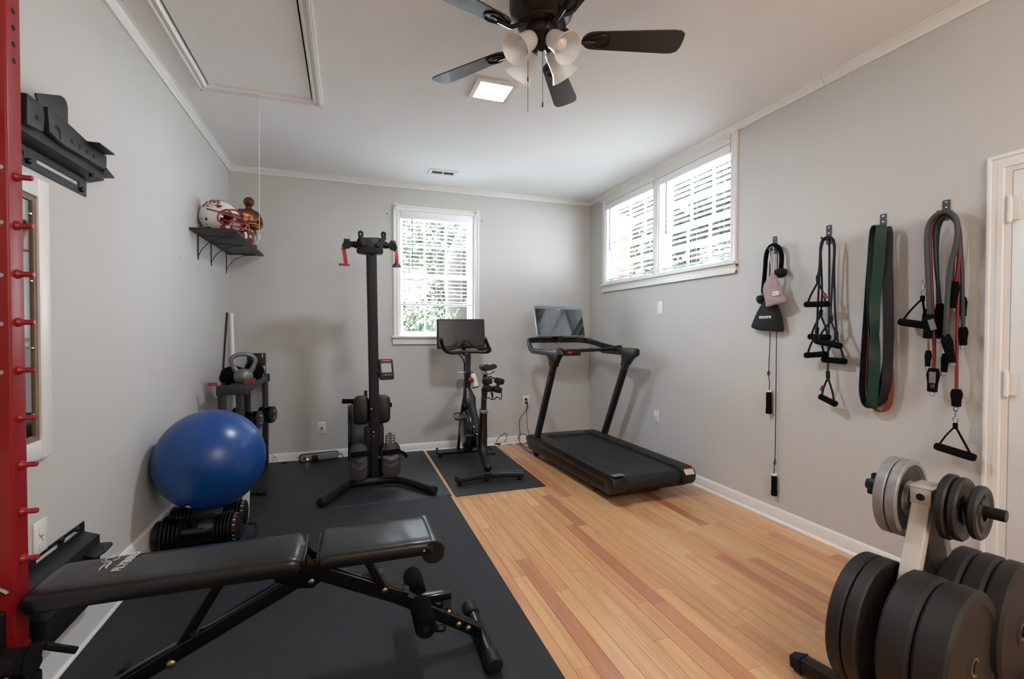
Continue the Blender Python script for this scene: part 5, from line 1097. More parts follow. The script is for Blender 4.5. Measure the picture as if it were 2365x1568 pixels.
pk_ = thing('power_plug', 'bulky black plug in the power strip by the back wall', 'plug', PM @ V((-L/2+.13, -.03, .03))); part('plug_body', B().box((-L/2+.13, -.002, .038), (.055, .056, .034), PM, .008), m_blkp, pk_)
cord('black cord leaving the power strip toward the rower base', [PM @ V((L/2-.005, 0, 0)), PM @ V((L/2+.03, .005, .01)), cS(2080, 490, -.07), cS(2200, 560, -.12), cSf(2300, 700)], .004)
cord('black cord lying on the mat between adapter and power strip', [cS(640, 650, -.10), cS(760, 640, -.10), cS(850, 640, -.1), cS(940, 650, -.11), a+V((.01, 0, .02))], .004)
ab = thing('power_adapter', 'small black adapter box lying against the baseboard near the dumbbell rack', 'adapter', cS(600, 690, -.09)); part('brick', B().box(cS(600, 650, -.09), (.055, .04, .035), None, .005), m_blkp, ab)
cord('thin cord kinked in the air beside the blue ball', [cS(280, 390, -.05), cS(330, 460, -.05), cS(340, 520, -.05), cS(310, 610, -.05), cS(300, 660, -.05)], .0018)
cord('thin cord arching from the floor to the small adapter box', [cS(330, 560, -.06), cS(345, 500, -.06), cS(375, 478, -.06), cS(400, 510, -.06), cS(430, 580, -.07), cS(500, 640, -.08), cS(575, 650, -.08)], .0018)
# ------------------------------------------------------------------ mirror in a white frame on the side wall
mr = thing('framed_mirror', 'tall mirror in a white frame on the wall behind the red rack post', 'mirror', (0, -3.45, .84))
b = B(); MY0, MY1, MZ0, MZ1 = -3.93, -2.968, .842, 1.838
for q in ((MY0, MY0+.066, MZ0, MZ1), (MY1-.066, MY1, MZ0, MZ1), (MY0+.066, MY1-.066, MZ0, MZ0+.066), (MY0+.066, MY1-.066, MZ1-.066, MZ1)): b.bx(0, .022, q[0], q[1], q[2], q[3], .003)
part('frame', b, m_trim, mr)
b = B()
for q in ((MY0+.066, MY0+.085, MZ0+.066, MZ1-.066), (MY1-.085, MY1-.066, MZ0+.066, MZ1-.066), (MY0+.085, MY1-.085, MZ0+.066, MZ0+.085), (MY0+.085, MY1-.085, MZ1-.085, MZ1-.066)): b.bx(0, .014, q[0], q[1], q[2], q[3])
part('wood_lip', b, mat('brown_wood', (128, 106, 84), .6, var=.15, vs=30), mr)
part('mirror_glass', B().bx(0, .008, MY0+.085, MY1-.085, MZ0+.085, MZ1-.085), mat('mirror_silver', (200, 205, 205), .04, 1.), mr)
for i in range(4): part('mirror_clip', B().ball((.010, MY1-.088, MZ0+.16+.235*i), .006, (.6, 1, 1), 8), m_chr, mr)

# ------------------------------------------------------------------ folding squat rack: red upright and its black wall brackets
PX, PY0, PY1, PZ0 = .080, -3.308, -3.235, .275
rk = thing('squat_rack', 'red steel rack post with pegs, mounted by black brackets to the wall', 'squat rack', (.05, -3.27, 0))
part('upright', B().bx(.004, PX, PY0, PY1, PZ0, 2.52, .007, 3), m_red, rk)
b = B(); b.bx(.002, PX+.003, PY0-.003, PY1+.003, PZ0+.0, PZ0+.03, .006); part('base_collar', b, m_red, rk)
for py in (3, 39, 76, 113, 150): part('adjustment_hole', B().rod((PX-.002, -3.272, AX(43, py, PX).z), (PX+.0006, -3.272, AX(43, py, PX).z), .0085, 14), m_dark, rk)
z = AX(43, 3, PX).z
for i in range(1, 4): part('adjustment_hole', B().rod((PX-.002, -3.272, z+.0508*i), (PX+.0006, -3.272, z+.0508*i), .0085, 14), m_dark, rk)
m_redd = mat('red_peg_steel', (160, 40, 42), .35, .1)
for py in (408, 520, 632, 744, 856, 968, 1079, 1190, 1302):
    z = AX(42, py, PX+.01).z; part('storage_peg', B().lathe([(.014, 0), (.0145, .003), (.011, .010), (.0085, .014), (.0085, .040), (.007, .042)], frz((PX, -3.272, z), (1, 0, 0)), 16), m_redd, rk)
m_holelit = mat('lit_hole_disc', (206, 190, 190), .5)  # pale discs: the lit wall behind the holes is put into their colour
for py in (385, 513, 635, 748, 860): q = AY(2, py, PY0); part('front_hole', B().rod((q.x, PY0+.002, q.z), (q.x, PY0-.0006, q.z), .0065, 12), m_holelit, rk)
part('locking_pin', B().rod(AY(-6, 1359, PY0-.03), AY(17, 1371, PY0-.03), .0055, 10), m_chr, rk)
m_rkb = mat('rack_bracket_black', (28, 30, 34), .45, .2, var=.08, vs=12, bump=.04, bs=500)
def slotted(z0, z1, sz0, sz1, ye, yslots):
    b = B(); b.bx(.001, .006, -3.5, ye, z0, sz0, .001, 1); b.bx(.001, .006, -3.5, ye, sz1, z1, .001, 1); last = -3.5
    for a, c in yslots: b.bx(.001, .006, last, a, sz0-.001, sz1+.001); last = c
    b.bx(.001, .006, last, ye, sz0-.001, sz1+.001); part('slotted_plate', b, m_rkb, rk)
cU = lambda x, y, d: AX(x/2.8, y/2.8, d)
# upper wall bracket
zt = cU(550, 1160, .006).z; zb_ = cU(545, 1266, .006).z; ye = cU(560, 1240, .006).y
slotted(zb_, zt, zb_+.030, zb_+.046, ye, ((-3.33, -3.08), (cU(238, 1072, .006).y, cU(512, 1228, .006).y)))
part('mount_channel', B().prism([(.001, zt-.002), (.006, zt-.002), (.055, zt+.012), (.055, zt+.055), (.001, zt+.055)], ye+.03+3.5, MXc((0, -3.5, 0), (1, 0, 0), (0, 0, 1), (0, 1, 0))), m_rkb, rk)
for x, y in ((533, 1228), (192, 1042)): part('lag_bolt', B().ball(cU(x, y, .012), .011, (.7, 1, 1), 10), m_blk, rk)
AD = .078
def face(name, L, d, th, bev=.0015): return part(name, B().pts([cU(x, y, d) for x, y in L], th, (-1, 0, 0), bev), m_rkb, rk)
face('arm_channel', [(176, 602), (262, 668), (280, 690), (290, 760), (284, 850), (268, 848), (176, 798)], AD, .06)
face('arm_channel', [(310, 690), (440, 795), (560, 908), (690, 1010), (690, 1102), (430, 945), (405, 925), (380, 905), (345, 872), (322, 850)], AD, .06)
for L in ([(352, 812), (372, 808), (392, 835), (397, 905), (385, 903), (378, 845), (360, 828)],): part('hook_slot', B().pts([cU(x, y, AD+.0005) for x, y in L], .0006, (-1, 0, 0)), m_dark, rk)
for x, y in ((238, 760), (465, 914), (515, 948), (562, 981), (606, 1011)): q = cU(x, y, AD); part('pin_hole', B().rod(q-V((.004, 0, 0)), q+V((.0006, 0, 0)), .0085, 12), m_dark, rk)
face('latch_tab', [(232, 604), (246, 602), (395, 618), (420, 635), (436, 670), (441, 700), (441, 798), (390, 765), (300, 700), (236, 672), (248, 650)], AD-.012, .006)
zq = cU(690, 1010, AD).z+.002
part('end_flange', B().pts([AZ(x/2.8, y/2.8, zq) for x, y in ((560, 912), (645, 922), (742, 996), (655, 992))], .005, (0, 0, -1)), m_rkb, rk)
zq = cU(690, 1100, AD).z
part('end_flange', B().pts([V((max(p.x, .004), p.y, p.z)) for p in (AZ(x/2.8, y/2.8, zq) for x, y in ((560, 1120), (690, 1085), (740, 1147), (600, 1142)))], .005, (0, 0, -1)), m_rkb, rk)
part('pivot_bolt', B().rod(cU(598, 1125, .06), cU(598, 1150, .06), .012, 12), m_blk, rk)
# lower wall bracket
cL = lambda x, y, d: AX(x/5.9125, 1180+y/5.9125, d)
zt = cL(1130, 152, .006).z; zb_ = cL(1158, 280, .006).z; ye = cL(1156, 200, .006).y
slotted(zb_, zt, zt-.030, zt-.014, ye, ((-3.45, -3.34), (cL(345, 800, .006).y, cL(400, 745, .006).y), (cL(495, 690, .006).y, cL(805, 465, .006).y), (cL(875, 400, .006).y, cL(1105, 215, .006).y)))
for x, y in ((845, 395), (1060, 248)): part('lag_bolt', B().ball(cL(x, y, .012), .012, (.7, 1, 1), 10), m_blk, rk)
part('mount_channel', B().prism([(.001, zb_+.002), (.006, zb_+.002), (.058, zb_-.018), (.058, .235), (.022, .219), (.001, .219)], ye-.0+3.5, MXc((0, -3.5, 0), (1, 0, 0), (0, 0, 1), (0, 1, 0)), .002), m_rkb, rk)
zq = .405
part('end_flange', B().pts([V((max(p.x, .007), p.y, p.z)) for p in (AZ(x/5.9125, 1180+y/5.9125, zq) for x, y in ((1000, 580), (1160, 450), (1515, 420), (1540, 440), (1440, 545), (1300, 640)))], .006, (0, 0, -1)), m_rkb, rk)
for L in (((1205, 500), (1290, 485), (1285, 515), (1200, 530)), ((1290, 460), (1330, 455), (1325, 470), (1285, 474)), ((1375, 498), (1425, 492), (1420, 510), (1372, 513))): part('flange_hole', B().pts([AZ(x/5.9125, 1180+y/5.9125, zq+.0006) for x, y in L], .0008, (0, 0, -1)), m_dark, rk)
part('arm_channel', B().bx(.060, .105, -3.2, -2.74, .235, .336, .003), m_rkb, rk)
# pivot foot and lever under the post
cV = lambda x, y, d: AX(x/10.75, 1440+y/10.75, d)
b = B(); b.pts([cV(x, y, .135) for x, y in ((300, 850), (640, 548), (745, 560), (760, 610), (900, 640), (1000, 745), (1080, 815), (1078, 930), (1000, 1085), (1020, 1180), (640, 1240), (300, 1260))], .12, (-1, 0, 0), .006); part('pivot_block', b, m_rub, rk)
b = B(); b.lathe([(.02, 0), (.045, 0), (.048, .006), (.030, .012), (.01, .013)], frz(cV(760, 900, .135), (1, 0, 0)), 24); part('pivot_cap', b, m_rub, rk)
P = crv([cV(800, 700, .125), cV(960, 575, .125), cV(1100, 535, .13), cV(1350, 585, .15), cV(1880, 660, .19)], 6)
part('release_lever', B().tube(P, 1., sec=rrect(.019, .022, .006), up=(0, 0, 1)), m_blk, rk)
b = B(); b.bx(.02, .16, -3.46, -3.20, 0.0112, .052, .006); b.bx(.03, .11, -3.37, -3.23, .05, .20, .01); part('floor_foot', b, m_rkb, rk)
part('nut', B().prism(circ(.012, 6), .02, MX.Translation((.12, -3.24, .05))), m_stl, rk)

# ------------------------------------------------------------------ weight bench
m_lea = mat('black_bench_vinyl', (17, 18, 19), .29, var=.10, vs=3, bump=.03, bs=40, spec=.5)
m_print = mat('pale_print', (196, 196, 188), .6)
BY = -3.254
bn = thing('weight_bench', 'black padded adjustable weight bench with printed pad on the ribbed mat', 'weight bench', (.85, BY, .011))
def pad(name, x0, x1, h0, h1, zt, th, r=.022, wr=1):
    """cushion: domed top, rounded rim, slight creases; h = half width at each end"""
    n, rings = 30, []
    for i in range(n+1):
        f = i/n; x = x0+(x1-x0)*f; h = h0+(h1-h0)*f
        e = min(f*(x1-x0), (1-f)*(x1-x0)); kx = min(1, e/r); inset = r*(1-sqrt(max(0, 1-(1-kx)**2)))
        hh = h-inset*.8; ztop = zt-inset*.75+.0008*wr*sin(x*70)*(1 if e < .12 else .25); zb = zt-th+inset*.35
        prof = [(-hh+.004, zb), (-hh, zb+.008), (-hh, ztop-.016), (-hh+.005, ztop-.005), (-hh+.018, ztop+.0005)]
        prof += [(hh*s_, ztop+.004*(1-s_*s_)+.0006*wr*sin(x*41+s_*3)) for s_ in (-.6, -.3, 0, .3, .6)]
        prof += [(hh-.018, ztop+.0005), (hh-.005, ztop-.005), (hh, ztop-.016), (hh, zb+.008), (hh-.004, zb)]
        rings.append([(x, BY+u, v) for u, v in prof])
    return part(name, B().rings(rings), m_lea, bn, sharp=60)
bp_ = pad('backrest', .112, .902, .118, .130, .500, .056)
sp2 = pad('seat', .952, 1.372, .136, .138, .500, .050, .018)
part('front_roll', B().lathe([(.02, -.137), (.040, -.137), (.0445, -.131), (.0445, .131), (.040, .137), (.02, .137)], frz((1.362, BY, .456), (0, 1, 0)), 28), m_lea, bn)
for s_ in (-1,): part('bolt', B().ball((1.325, BY-.139, .468), .0055, (1, .5, 1), 8), m_zinc, bn)
b = B(); b.prism([(.125, -.10), (.895, -.117), (.895, .117), (.125, .10)], .006, MX.Translation((0, BY, .439))); b.bx(.30, .90, BY-.03, BY+.03, .418, .442, .003); part('backrest_frame', b, m_blkg, bn)
b = B(); b.bx(.96, 1.34, BY-.03, BY+.03, .420, .452, .003); b.bx(.945, .96, BY-.115, BY+.115, .43, .49, .004); b.bx(.896, .910, BY-.11, BY+.11, .43, .49, .004); part('seat_frame', b, m_blkg, bn)
b = B()
for s_ in (-1, 1): b.prism([(.87, .44), (.90, .49), (.93, .45), (.955, .45), (.99, .44), (.985, .39), (.93, .345), (.88, .352), (.80, .39), (.80, .43)], .006, MXc((0, BY+s_*.034+.003, 0), (1, 0, 0), (0, 0, 1), (0, -1, 0)), .001)
part('hinge_plates', b, m_blkg, bn); part('bolt', B().ball((.925, BY-.039, .372), .012, (1, .5, 1), 12), m_zinc, bn)
sq = rrect(.046, .052, .007)
part('rear_leg', B().tube([(.925, BY, .395), (.20, BY-.01, -.0+.045)], 1., sec=sq, up=(0, 0, 1)), m_blkg, bn)
part('front_leg', B().tube([(.935, BY, .40), (1.26, BY-.012, .245)], 1., sec=rrect(.050, .058, .007), up=(0, 0, 1)), m_blkg, bn)
part('front_leg_extension', B().tube([(1.22, BY-.012, .262), (1.565, BY-.045, .062)], 1., sec=rrect(.042, .048, .006), up=(0, 0, 1)), m_blkg, bn)
part('leg_sleeve_edge', B().tube([(1.245, BY-.012, .254), (1.27, BY-.013, .241)], 1., sec=rrect(.054, .062, .008), up=(0, 0, 1)), m_blkg, bn)
part('seat_strut', B().tube([(1.12, BY-.03, .425), (1.19, BY-.032, .29)], 1., sec=rrect(.034, .030, .005), up=(1, 0, 0)), m_blkg, bn)
b = B(); b.bx(1.10, 1.185, BY-.022, BY+.022, .318, .352, .003); part('height_ladder', b, m_gry, bn)
part('bolt', B().ball((1.187, BY-.050, .298), .011, (1, .5, 1), 12), m_zinc, bn)
part('back_brace', B().tube([(.638, BY, .430), (.478, BY-.002, .165)], 1., sec=rrect(.036, .034, .005), up=(1, 0, 0)), m_blkg, bn)
part('bolt', B().ball((.478, BY-.028, .158), .016, (1, .6, 1), 12), m_zinc, bn)
b = B(); b.rod((.52, BY-.01, .175), (.545, BY-.01, .235), .010, 12); part('spring_pin', b, m_chr, bn); part('pin_knob', B().lathe([(.012, 0), (.024, .004), (.024, .014), (.012, .018)], frz((.545, BY-.01, .235), (.4, 0, 1)), 16), m_blkp, bn)
for a, c in ((-.205, -.035), (.035, .205)):
    x0 = 1.322+.0; zc = .212
    part('foam_roller', B().lathe([(.014, a), (.036, a), (.040, a+.012), (.040, c-.012), (.036, c), (.014, c)], frz((x0, BY, zc), (0, 1, 0), (1, 0, 0)), 24), m_foam, bn)
part('roller_bar', B().rod((1.322, BY-.207, .212), (1.322, BY+.207, .212), .013, 12), m_blkp, bn)
b = B(); b.bx(1.30, 1.455, BY-.02, BY+.018, .195, .228, .003); b.tube([(1.43, BY-.015, .20), (1.435, BY-.03, .14)], 1., sec=rrect(.03, .04, .005), up=(1, 0, 0)); part('roller_bracket', b, m_blkg, bn)
part('bolt', B().ball((1.437, BY-.052, .165), .011, (1, .6, 1), 10), m_zinc, bn)
part('adjust_knob', B().lathe([(.010, 0), (.026, .004), (.028, .02), (.018, .028)], frz((1.40, BY-.045, .12), (-.2, -.6, -1)), 16), m_blkp, bn)
part('front_foot', B().rod((1.575, -3.09, .040), (1.57, -3.50, .040), .026, 20), m_blkg, bn)
for y0_, y1_ in ((-3.09, -3.155), (-3.435, -3.50)): part('foot_cap', B().lathe([(.027, 0), (.0335, .002), (.0335, abs(y1_-y0_)-.002), (.026, abs(y1_-y0_)+.004)], frz((1.572, y0_, .0445), (0, -1, 0)), 22), m_blkp, bn)
for x, dx in ((1.475, 0), (1.515, 0)): part('bolt', B().ball((x, BY-.037-.026, .062+(1.565-x)*.58), .012, (1, .6, 1), 12), m_zinc, bn)
part('rear_foot', B().rod((.292, -3.075, .040), (.288, -3.48, .040), .026, 20), m_blkg, bn)
for y0_, y1_ in ((-3.07, -3.12), (-3.43, -3.485)): part('foot_cap', B().lathe([(.027, 0), (.0335, .002), (.0335, abs(y1_-y0_)-.002), (.026, abs(y1_-y0_)+.004)], frz((.29, y0_, .0445), (0, -1, 0)), 22), m_blkp, bn)
# printed name and bird on the pad
tM = MXc((.333, -3.212, .5048), (.10, .995, 0), (-.995, .10, 0), (0, 0, 1))
text('lettering', 'FLYBIRD', .038, tM, m_print, bp_, .0005, .0012, sx=1.02)
b = B(); bM_ = MXc((.285, -3.208, .5050), (.10, .995, 0), (-.995, .10, 0), (0, 0, 1))
for L in ([(-.052, -.012), (-.030, -.006), (-.005, -.006), (.012, .004), (-.008, .003), (-.03, .002)], [(-.062, .004), (-.034, .008), (-.012, .008), (-.006, .013), (-.036, .014)], [(.052, .016), (.066, .020), (.052, .023)]): b.prism(L, .0008, bM_)
b.tube([bM_ @ V((.030+.019*cos(R(a)), .010+.019*sin(R(a)), .0005)) for a in range(-150, 200, 18)], .0016, 5)
b.tube([bM_ @ V((.030+.028*cos(R(a)), .010+.028*sin(R(a)), .0005)) for a in range(110, 200, 15)], .0014, 5)
b.tube([bM_ @ V((.045+.010*cos(R(a)), .016+.007*sin(R(a)), .0005)) for a in range(0, 361, 30)], .0012, 5)
part('bird_mark', b, m_print, bp_)

# ------------------------------------------------------------------ ball on the adjustable dumbbells
m_ball = mat('blue_ball_vinyl', (16, 66, 132), .3, var=.04, vs=3, spec=.5)
bc = V((.296, -1.968, .545)); br = .287
bl_ = thing('exercise_ball', 'big blue exercise ball resting on adjustable dumbbells by the wall', 'exercise ball', (bc.x, bc.y, bc.z-br))
bax = V((-.25, -.30, 1)).normalized(); BMx = frz(bc, bax)
prof = []
for i in range(61):
    a = -pi/2+pi*i/60; k_ = br+(-.0016 if abs(abs(a)-.06) < .02 else 0); prof.append((k_*cos(a), k_*sin(a)))
part('ball_skin', B().lathe(prof, BMx, 72), m_ball, bl_, sharp=60)
part('valve', B().lathe([(.012, -.004), (.013, .001), (.006, .003), (.002, .003)], frz(bc-V((.2, .5, .6)).normalized()*br, -V((.2, .5, .6))), 14), m_white, bl_)

m_dbl = mat('dumbbell_plate_black', (9, 9, 10), .3, spec=.5)
def adj_dumbbell(label, cy, x0, x1, tray):
    root = thing('adjustable_dumbbell', label, 'dumbbell', ((x0+x1)/2, cy, .011), 'adjustable dumbbells under the ball'); zc = .155
    Mx = lambda x: frz((x, cy, zc), (1, 0, 0), (0, 1, 0))
    b = B(); b.bx(x0+.01, x1-.03, cy-.085, cy+.085, .0112, .045, .012); b.bx(x0+.03, x0+.12, cy-.075, cy+.075, .04, .075, .01); b.bx(x1-.13, x1-.04, cy-.075, cy+.075, .04, .075, .01); part('tray', b, m_blkp, root)
    part('grip', B().rod((x0+.13, cy, zc), (x1-.13, cy, zc), .017, 14), m_gry, root)
    for s_ in (0, 1):
        for k in range(5):
            xx = x1-.058-.018*k if s_ else x0+.058+.018*k-.013; part('disc', B().lathe([(.02, 0), (.096-.004*k, .001), (.099-.004*k, .004), (.099-.004*k, .009), (.096-.004*k, .012), (.02, .013)], Mx(xx), 26), m_dbl, root)
        xx = x1-.042 if s_ else x0+.008
        d_ = part('selector_dial', B().lathe([(.02, 0), (.074, 0), (.078, .004), (.076, .026), (.060, .034), (.02, .035)], Mx(xx), 26), m_blkp, root)
        if s_:
            for k in range(9):
                a = R(150-22*k); c = V((x1-.026, cy-.0775*sin(a), zc+.0775*cos(a))); nn = V((0, -sin(a), cos(a)))
                part('dial_mark', B().box((0, 0, 0), (.012, .006 if k % 2 else .004, .0008), fr(c, (1, 0, 0), nn)), m_white if k != 3 else m_redp, d_)
            c = V((x1-.024, cy-.035, zc+.070)); part('red_pointer', B().box((0, 0, 0), (.016, .018, .002), fr(c, (1, 0, 0), V((0, -.45, .9)))), m_redp, d_)
    b = B(); b.box(((x0+x1)/2+.06, cy-.045, zc+.03), (.05, .004, .010)); part('steel_plate_edge', b, m_stl, root)
adj_dumbbell('black adjustable dumbbell with numbered dial, nearer the weight bench', -2.045, .035, .462, True)
adj_dumbbell('black adjustable dumbbell with numbered dial, farther from the weight bench', -1.815, .045, .460, True)
b = B(); b.tube(crv([(.42, -2.02, .03), (.49, -1.93, .03), (.515, -1.87, .055), (.50, -1.83, .085), (.47, -1.84, .09)], 6), .011, 8); b.bx(.455, .50, -1.99, -1.94, .0112, .05, .01); solo('tray_handle', b, m_rub, 'black curved carry loop beside the adjustable dumbbell dials', 'strap')
m_aqua = mat('pale_aqua_board', (176, 192, 198), .5)
sP = thing('step_platform', 'pale aqua step board standing on edge behind the blue ball', 'step platform', (.24, -1.60, .012))
b = B(); b.prism(rrect(.40, .30, .05, 4), .025, MXc((.232, -1.60, .17), (1, 0, 0), V((0, .14, 1)).normalized(), V((0, -1, .14)).normalized()), .006); part('board', b, m_aqua, sP)
b = B(); b.prism(rrect(.32, .22, .04, 4), .004, MXc((.232, -1.626, .165), (1, 0, 0), V((0, .14, 1)).normalized(), V((0, -1, .14)).normalized()), .001); part('grip_panel', b, m_gry2, sP)
for x in (.06, .40): part('end_foot', B().bx(x-.02, x+.02, -1.64, -1.56, .0122, .04, .006), mat('blue_rubber_foot', (40, 70, 120), .6) if x < .1 else bpy.data.materials['blue_rubber_foot'], sP)

# ------------------------------------------------------------------ corner dumbbell rack with its load
m_rack = mat('rack_charcoal', (32, 32, 34), .5, var=.06, vs=12)
RX0, RX1, RYN, RYF, RZ = .135, .340, -1.10, -.13, .888
dr = thing('dumbbell_rack', 'charcoal steel dumbbell rack in the room corner behind the blue ball', 'rack', ((RX0+RX1)/2, (RYN+RYF)/2, .012))
for x, y in ((RX0+.03, RYN), (RX1-.055, RYN), (RX0+.03, RYF), (RX1-.025, RYF)): part('post', B().bx(x-.025, x+.025, y-.02, y+.02, .0122, RZ-.005, .004), m_rack, dr)
part('end_box', B().bx(RX0, RX1, RYN-.045, RYN+.02, RZ-.07, RZ, .004), m_rack, dr)
for x in (RX0+.012, RX1-.008): part('side_rail', B().bx(x-.012, x+.010, RYN+.02, RYF+.03, RZ-.062, RZ-.004, .003), m_rack, dr)
part('end_cap', B().bx(RX1-.03, RX1+.012, RYF-.02, RYF+.035, RZ-.072, RZ+.0, .005), m_blkp, dr)
part('top_shelf', B().bx(RX0+.01, RX1-.01, RYN, RYF, RZ-.03, RZ-.024), m_rack, dr)
for zz in (.50, .14):
    for y in (RYN+.30, RYF-.30): part('shelf_bar', B().bx(RX0+.01, RX1-.01, y-.02, y+.02, zz-.02, zz, .003), m_rack, dr)
    for x in (RX0+.03, RX1-.03): part('shelf_rail', B().bx(x-.015, x+.015, RYN+.0, RYF, zz-.045, zz-.02, .003), m_rack, dr)
part('base_foot', B().tube([(.10, -1.03, .032), (.385, -1.03, .032)], 1., sec=rrect(.03, .026, .006), up=(0, 0, 1)), m_blk, dr)
part('foot_cap', B().lathe([(.018, 0), (.024, .004), (.024, .062), (.018, .066)], frz((.385, -1.03, .036), (1, 0, 0)), 16), m_rub, dr)
part('bolt', B().ball((RX1-.0, RYF-.02, .62), .006, (.6, 1, 1), 8), m_chr, dr)
cK = lambda x, y, d: AY(490+x/5.6, 800+y/5.6, d)
# kettlebell
m_iron = mat('grey_cast_iron', (112, 114, 116), .42, .55, var=.1, vs=30, bump=.15, bs=120)
kc = cK(405, 400, -1.0); kb2 = thing('kettlebell', 'grey cast iron kettlebell on top of the dumbbell rack', 'kettlebell', (kc.x, kc.y, RZ+.002))
kr = .066
part('bell', B().lathe([(.001, .002), (.040, .002), (.056, .014), (.066, .040), (.067, .062), (.060, .088), (.045, .106), (.030, .112), (.001, .113)], MX.Translation((kc.x, kc.y, RZ)), 32), m_iron, kb2)
P = crv([(-.040, 0, .085), (-.062, 0, .125), (-.080, 0, .170), (-.072, 0, .205), (-.035, 0, .226), (.012, 0, .228), (.058, 0, .214), (.082, 0, .180), (.070, 0, .130), (.044, 0, .085)], 5)
part('handle', B().tube([V((kc.x, kc.y, RZ))+MX.Rotation(R(15), 3, 'Z') @ p for p in P], [.020 if (i < 5 or i > len(P)-6) else .0165 for i in range(len(P))], 12), m_iron, kb2)
# soft black things either side of it
def lump(name, c, sx, sy, sz, m, label, cat, sd, grp=None):
    rg = random.Random(sd); t = bmesh.new(); bmesh.ops.create_icosphere(t, subdivisions=4, radius=1)
    ph = [rg.uniform(0, 6) for _ in range(6)]
    for v in t.verts:
        p = v.co; k_ = 1+.07*sin(3*p.x+ph[0])+.06*sin(4*p.y+ph[1])+.05*sin(5*p.z+3*p.x+ph[2]); z = p.z if p.z > -.55 else -.55+(p.z+.55)*.1
        v.co = V((p.x*sx*k_, p.y*sy*k_, (z+.56)*sz*(.9+.1*k_)))
    return solo(name, B().merge(t, MX.Translation(V(c))), m, label, cat, grp, sharp=80)
q = cK(215, 420, -.99); lump('soft_pouch', (q.x+.0, -.86, RZ), .095, .10, .085, m_foam, 'black soft pouch slumped on the dumbbell rack behind the kettlebell', 'pouch', 2)
q = cK(560, 380, -.60); lump('gym_bag', (q.x-.01, -.60, RZ), .075, .12, .105, m_foam, 'black rolled fabric bag on the dumbbell rack before the flat box', 'bag', 5)
def rloop(c, d, L, w, label):
    c = V(c); d = V(d).normalized(); u = V((0, 0, 1)); b = B(); q = V((-d.y, d.x, .35)).normalized(); b.ribbon(crv([c, c+d*L*.6+q*w*.5, c+d*L+q*w*.15, c+d*L*.95-q*w*.35, c+d*L*.5-q*w*.5, c+d*.1*L-q*w*.2], 5), .020, .003, u); solo('red_strap', b, m_redp, label, 'strap')
rloop((RX0+.01, RYN-.03, RZ+.014), (-1, -.2, 0), .062, .030, 'red strap loop poking out from under the black soft pouch')
rloop((cK(425, 440, -1.06).x, -1.10, RZ+.012), (1, -.25, .35), .085, .03, 'red strap loop beside the kettlebell base')
y_ = -.27; a, e = cK(458, 90, y_), cK(690, 372, y_)
fbx = thing('flat_box', 'flat black box standing upright at the far end of the dumbbell rack', 'box', ((a.x+e.x)/2, y_, RZ)); b = B(); b.bx(a.x, e.x, y_-.03, y_+.03, RZ+.001, a.z, .002); part('box_body', b, m_blkp, fbx)
q = cK(650, 120, y_-.031); part('white_stripe', B().box(q, (.006, .001, .030)), m_white, fbx)
y_ = -.42; solo('yoga_block', B().pts([cK(x, y, y_) for x, y in ((628, 258), (676, 256), (655, 385), (612, 395))], -.07, (0, -1, 0), .003), mat('sky_blue_foam', (126, 186, 216), .8, bump=.1), 'sky blue foam block leaning by the flat black box', 'block')
# adjustable weights on the middle shelf: faceted glossy heads
def faceted(label, c, ax, n_=3):
    c = V(c); M = frz(c, ax); root = thing('faceted_dumbbell', label, 'dumbbell', (c.x, c.y, c.z-.09), 'faceted dumbbells on the rack shelf')
    part('grip', B().rod(M @ V((0, 0, -.16)), M @ V((0, 0, .10)), .015, 12), m_chr, root)
    for z in (.05, .115): part('head', B().prism([(.092*cos(R(22.5+45*i)), .080*sin(R(22.5+45*i))) for i in range(8)], .050, M @ MX.Translation((0, 0, z)), .010), m_blkg, root)
    part('head', B().prism([(.092*cos(R(22.5+45*i)), .080*sin(R(22.5+45*i))) for i in range(8)], .06, M @ MX.Translation((0, 0, -.17)), .010), m_blkg, root)
    for y in (-.03, .03): part('bolt', B().ball(M @ V((.0, y, .168)), .008, n=8), m_chr, root)
q = cK(770, 880, -.40); faceted('glossy black faceted dumbbell jutting out of the rack, farther one', (q.x-.14, -.38, q.z), (1, -.25, .02))
q = cK(590, 950, -.70); faceted('glossy black faceted dumbbell on the rack shelf, partly behind the ball', (q.x-.14, -.68, q.z), (1, -.25, .02))
# white pole and black rod leaning in the corner
pt_, pb2 = AY(532, 724, -.06), AX(550, 905, .104); d = (pb2-pt_).normalized(); pe = pt_+d*((pt_.z-.02)/-d.z); pe.x = min(pe.x, .112)
solo('pvc_pole', B().rod(pe, pt_+V((.008, 0, 0)), .0185, 18), m_white, 'long white plastic pole leaning into the room corner', 'pole')
b = B(); b.rod((.012, -.62, .03), AX(524.5, 722, .012), .008, 10); solo('thin_rod', b, m_blk, 'thin black rod leaning in the corner beside the white pole', 'rod')

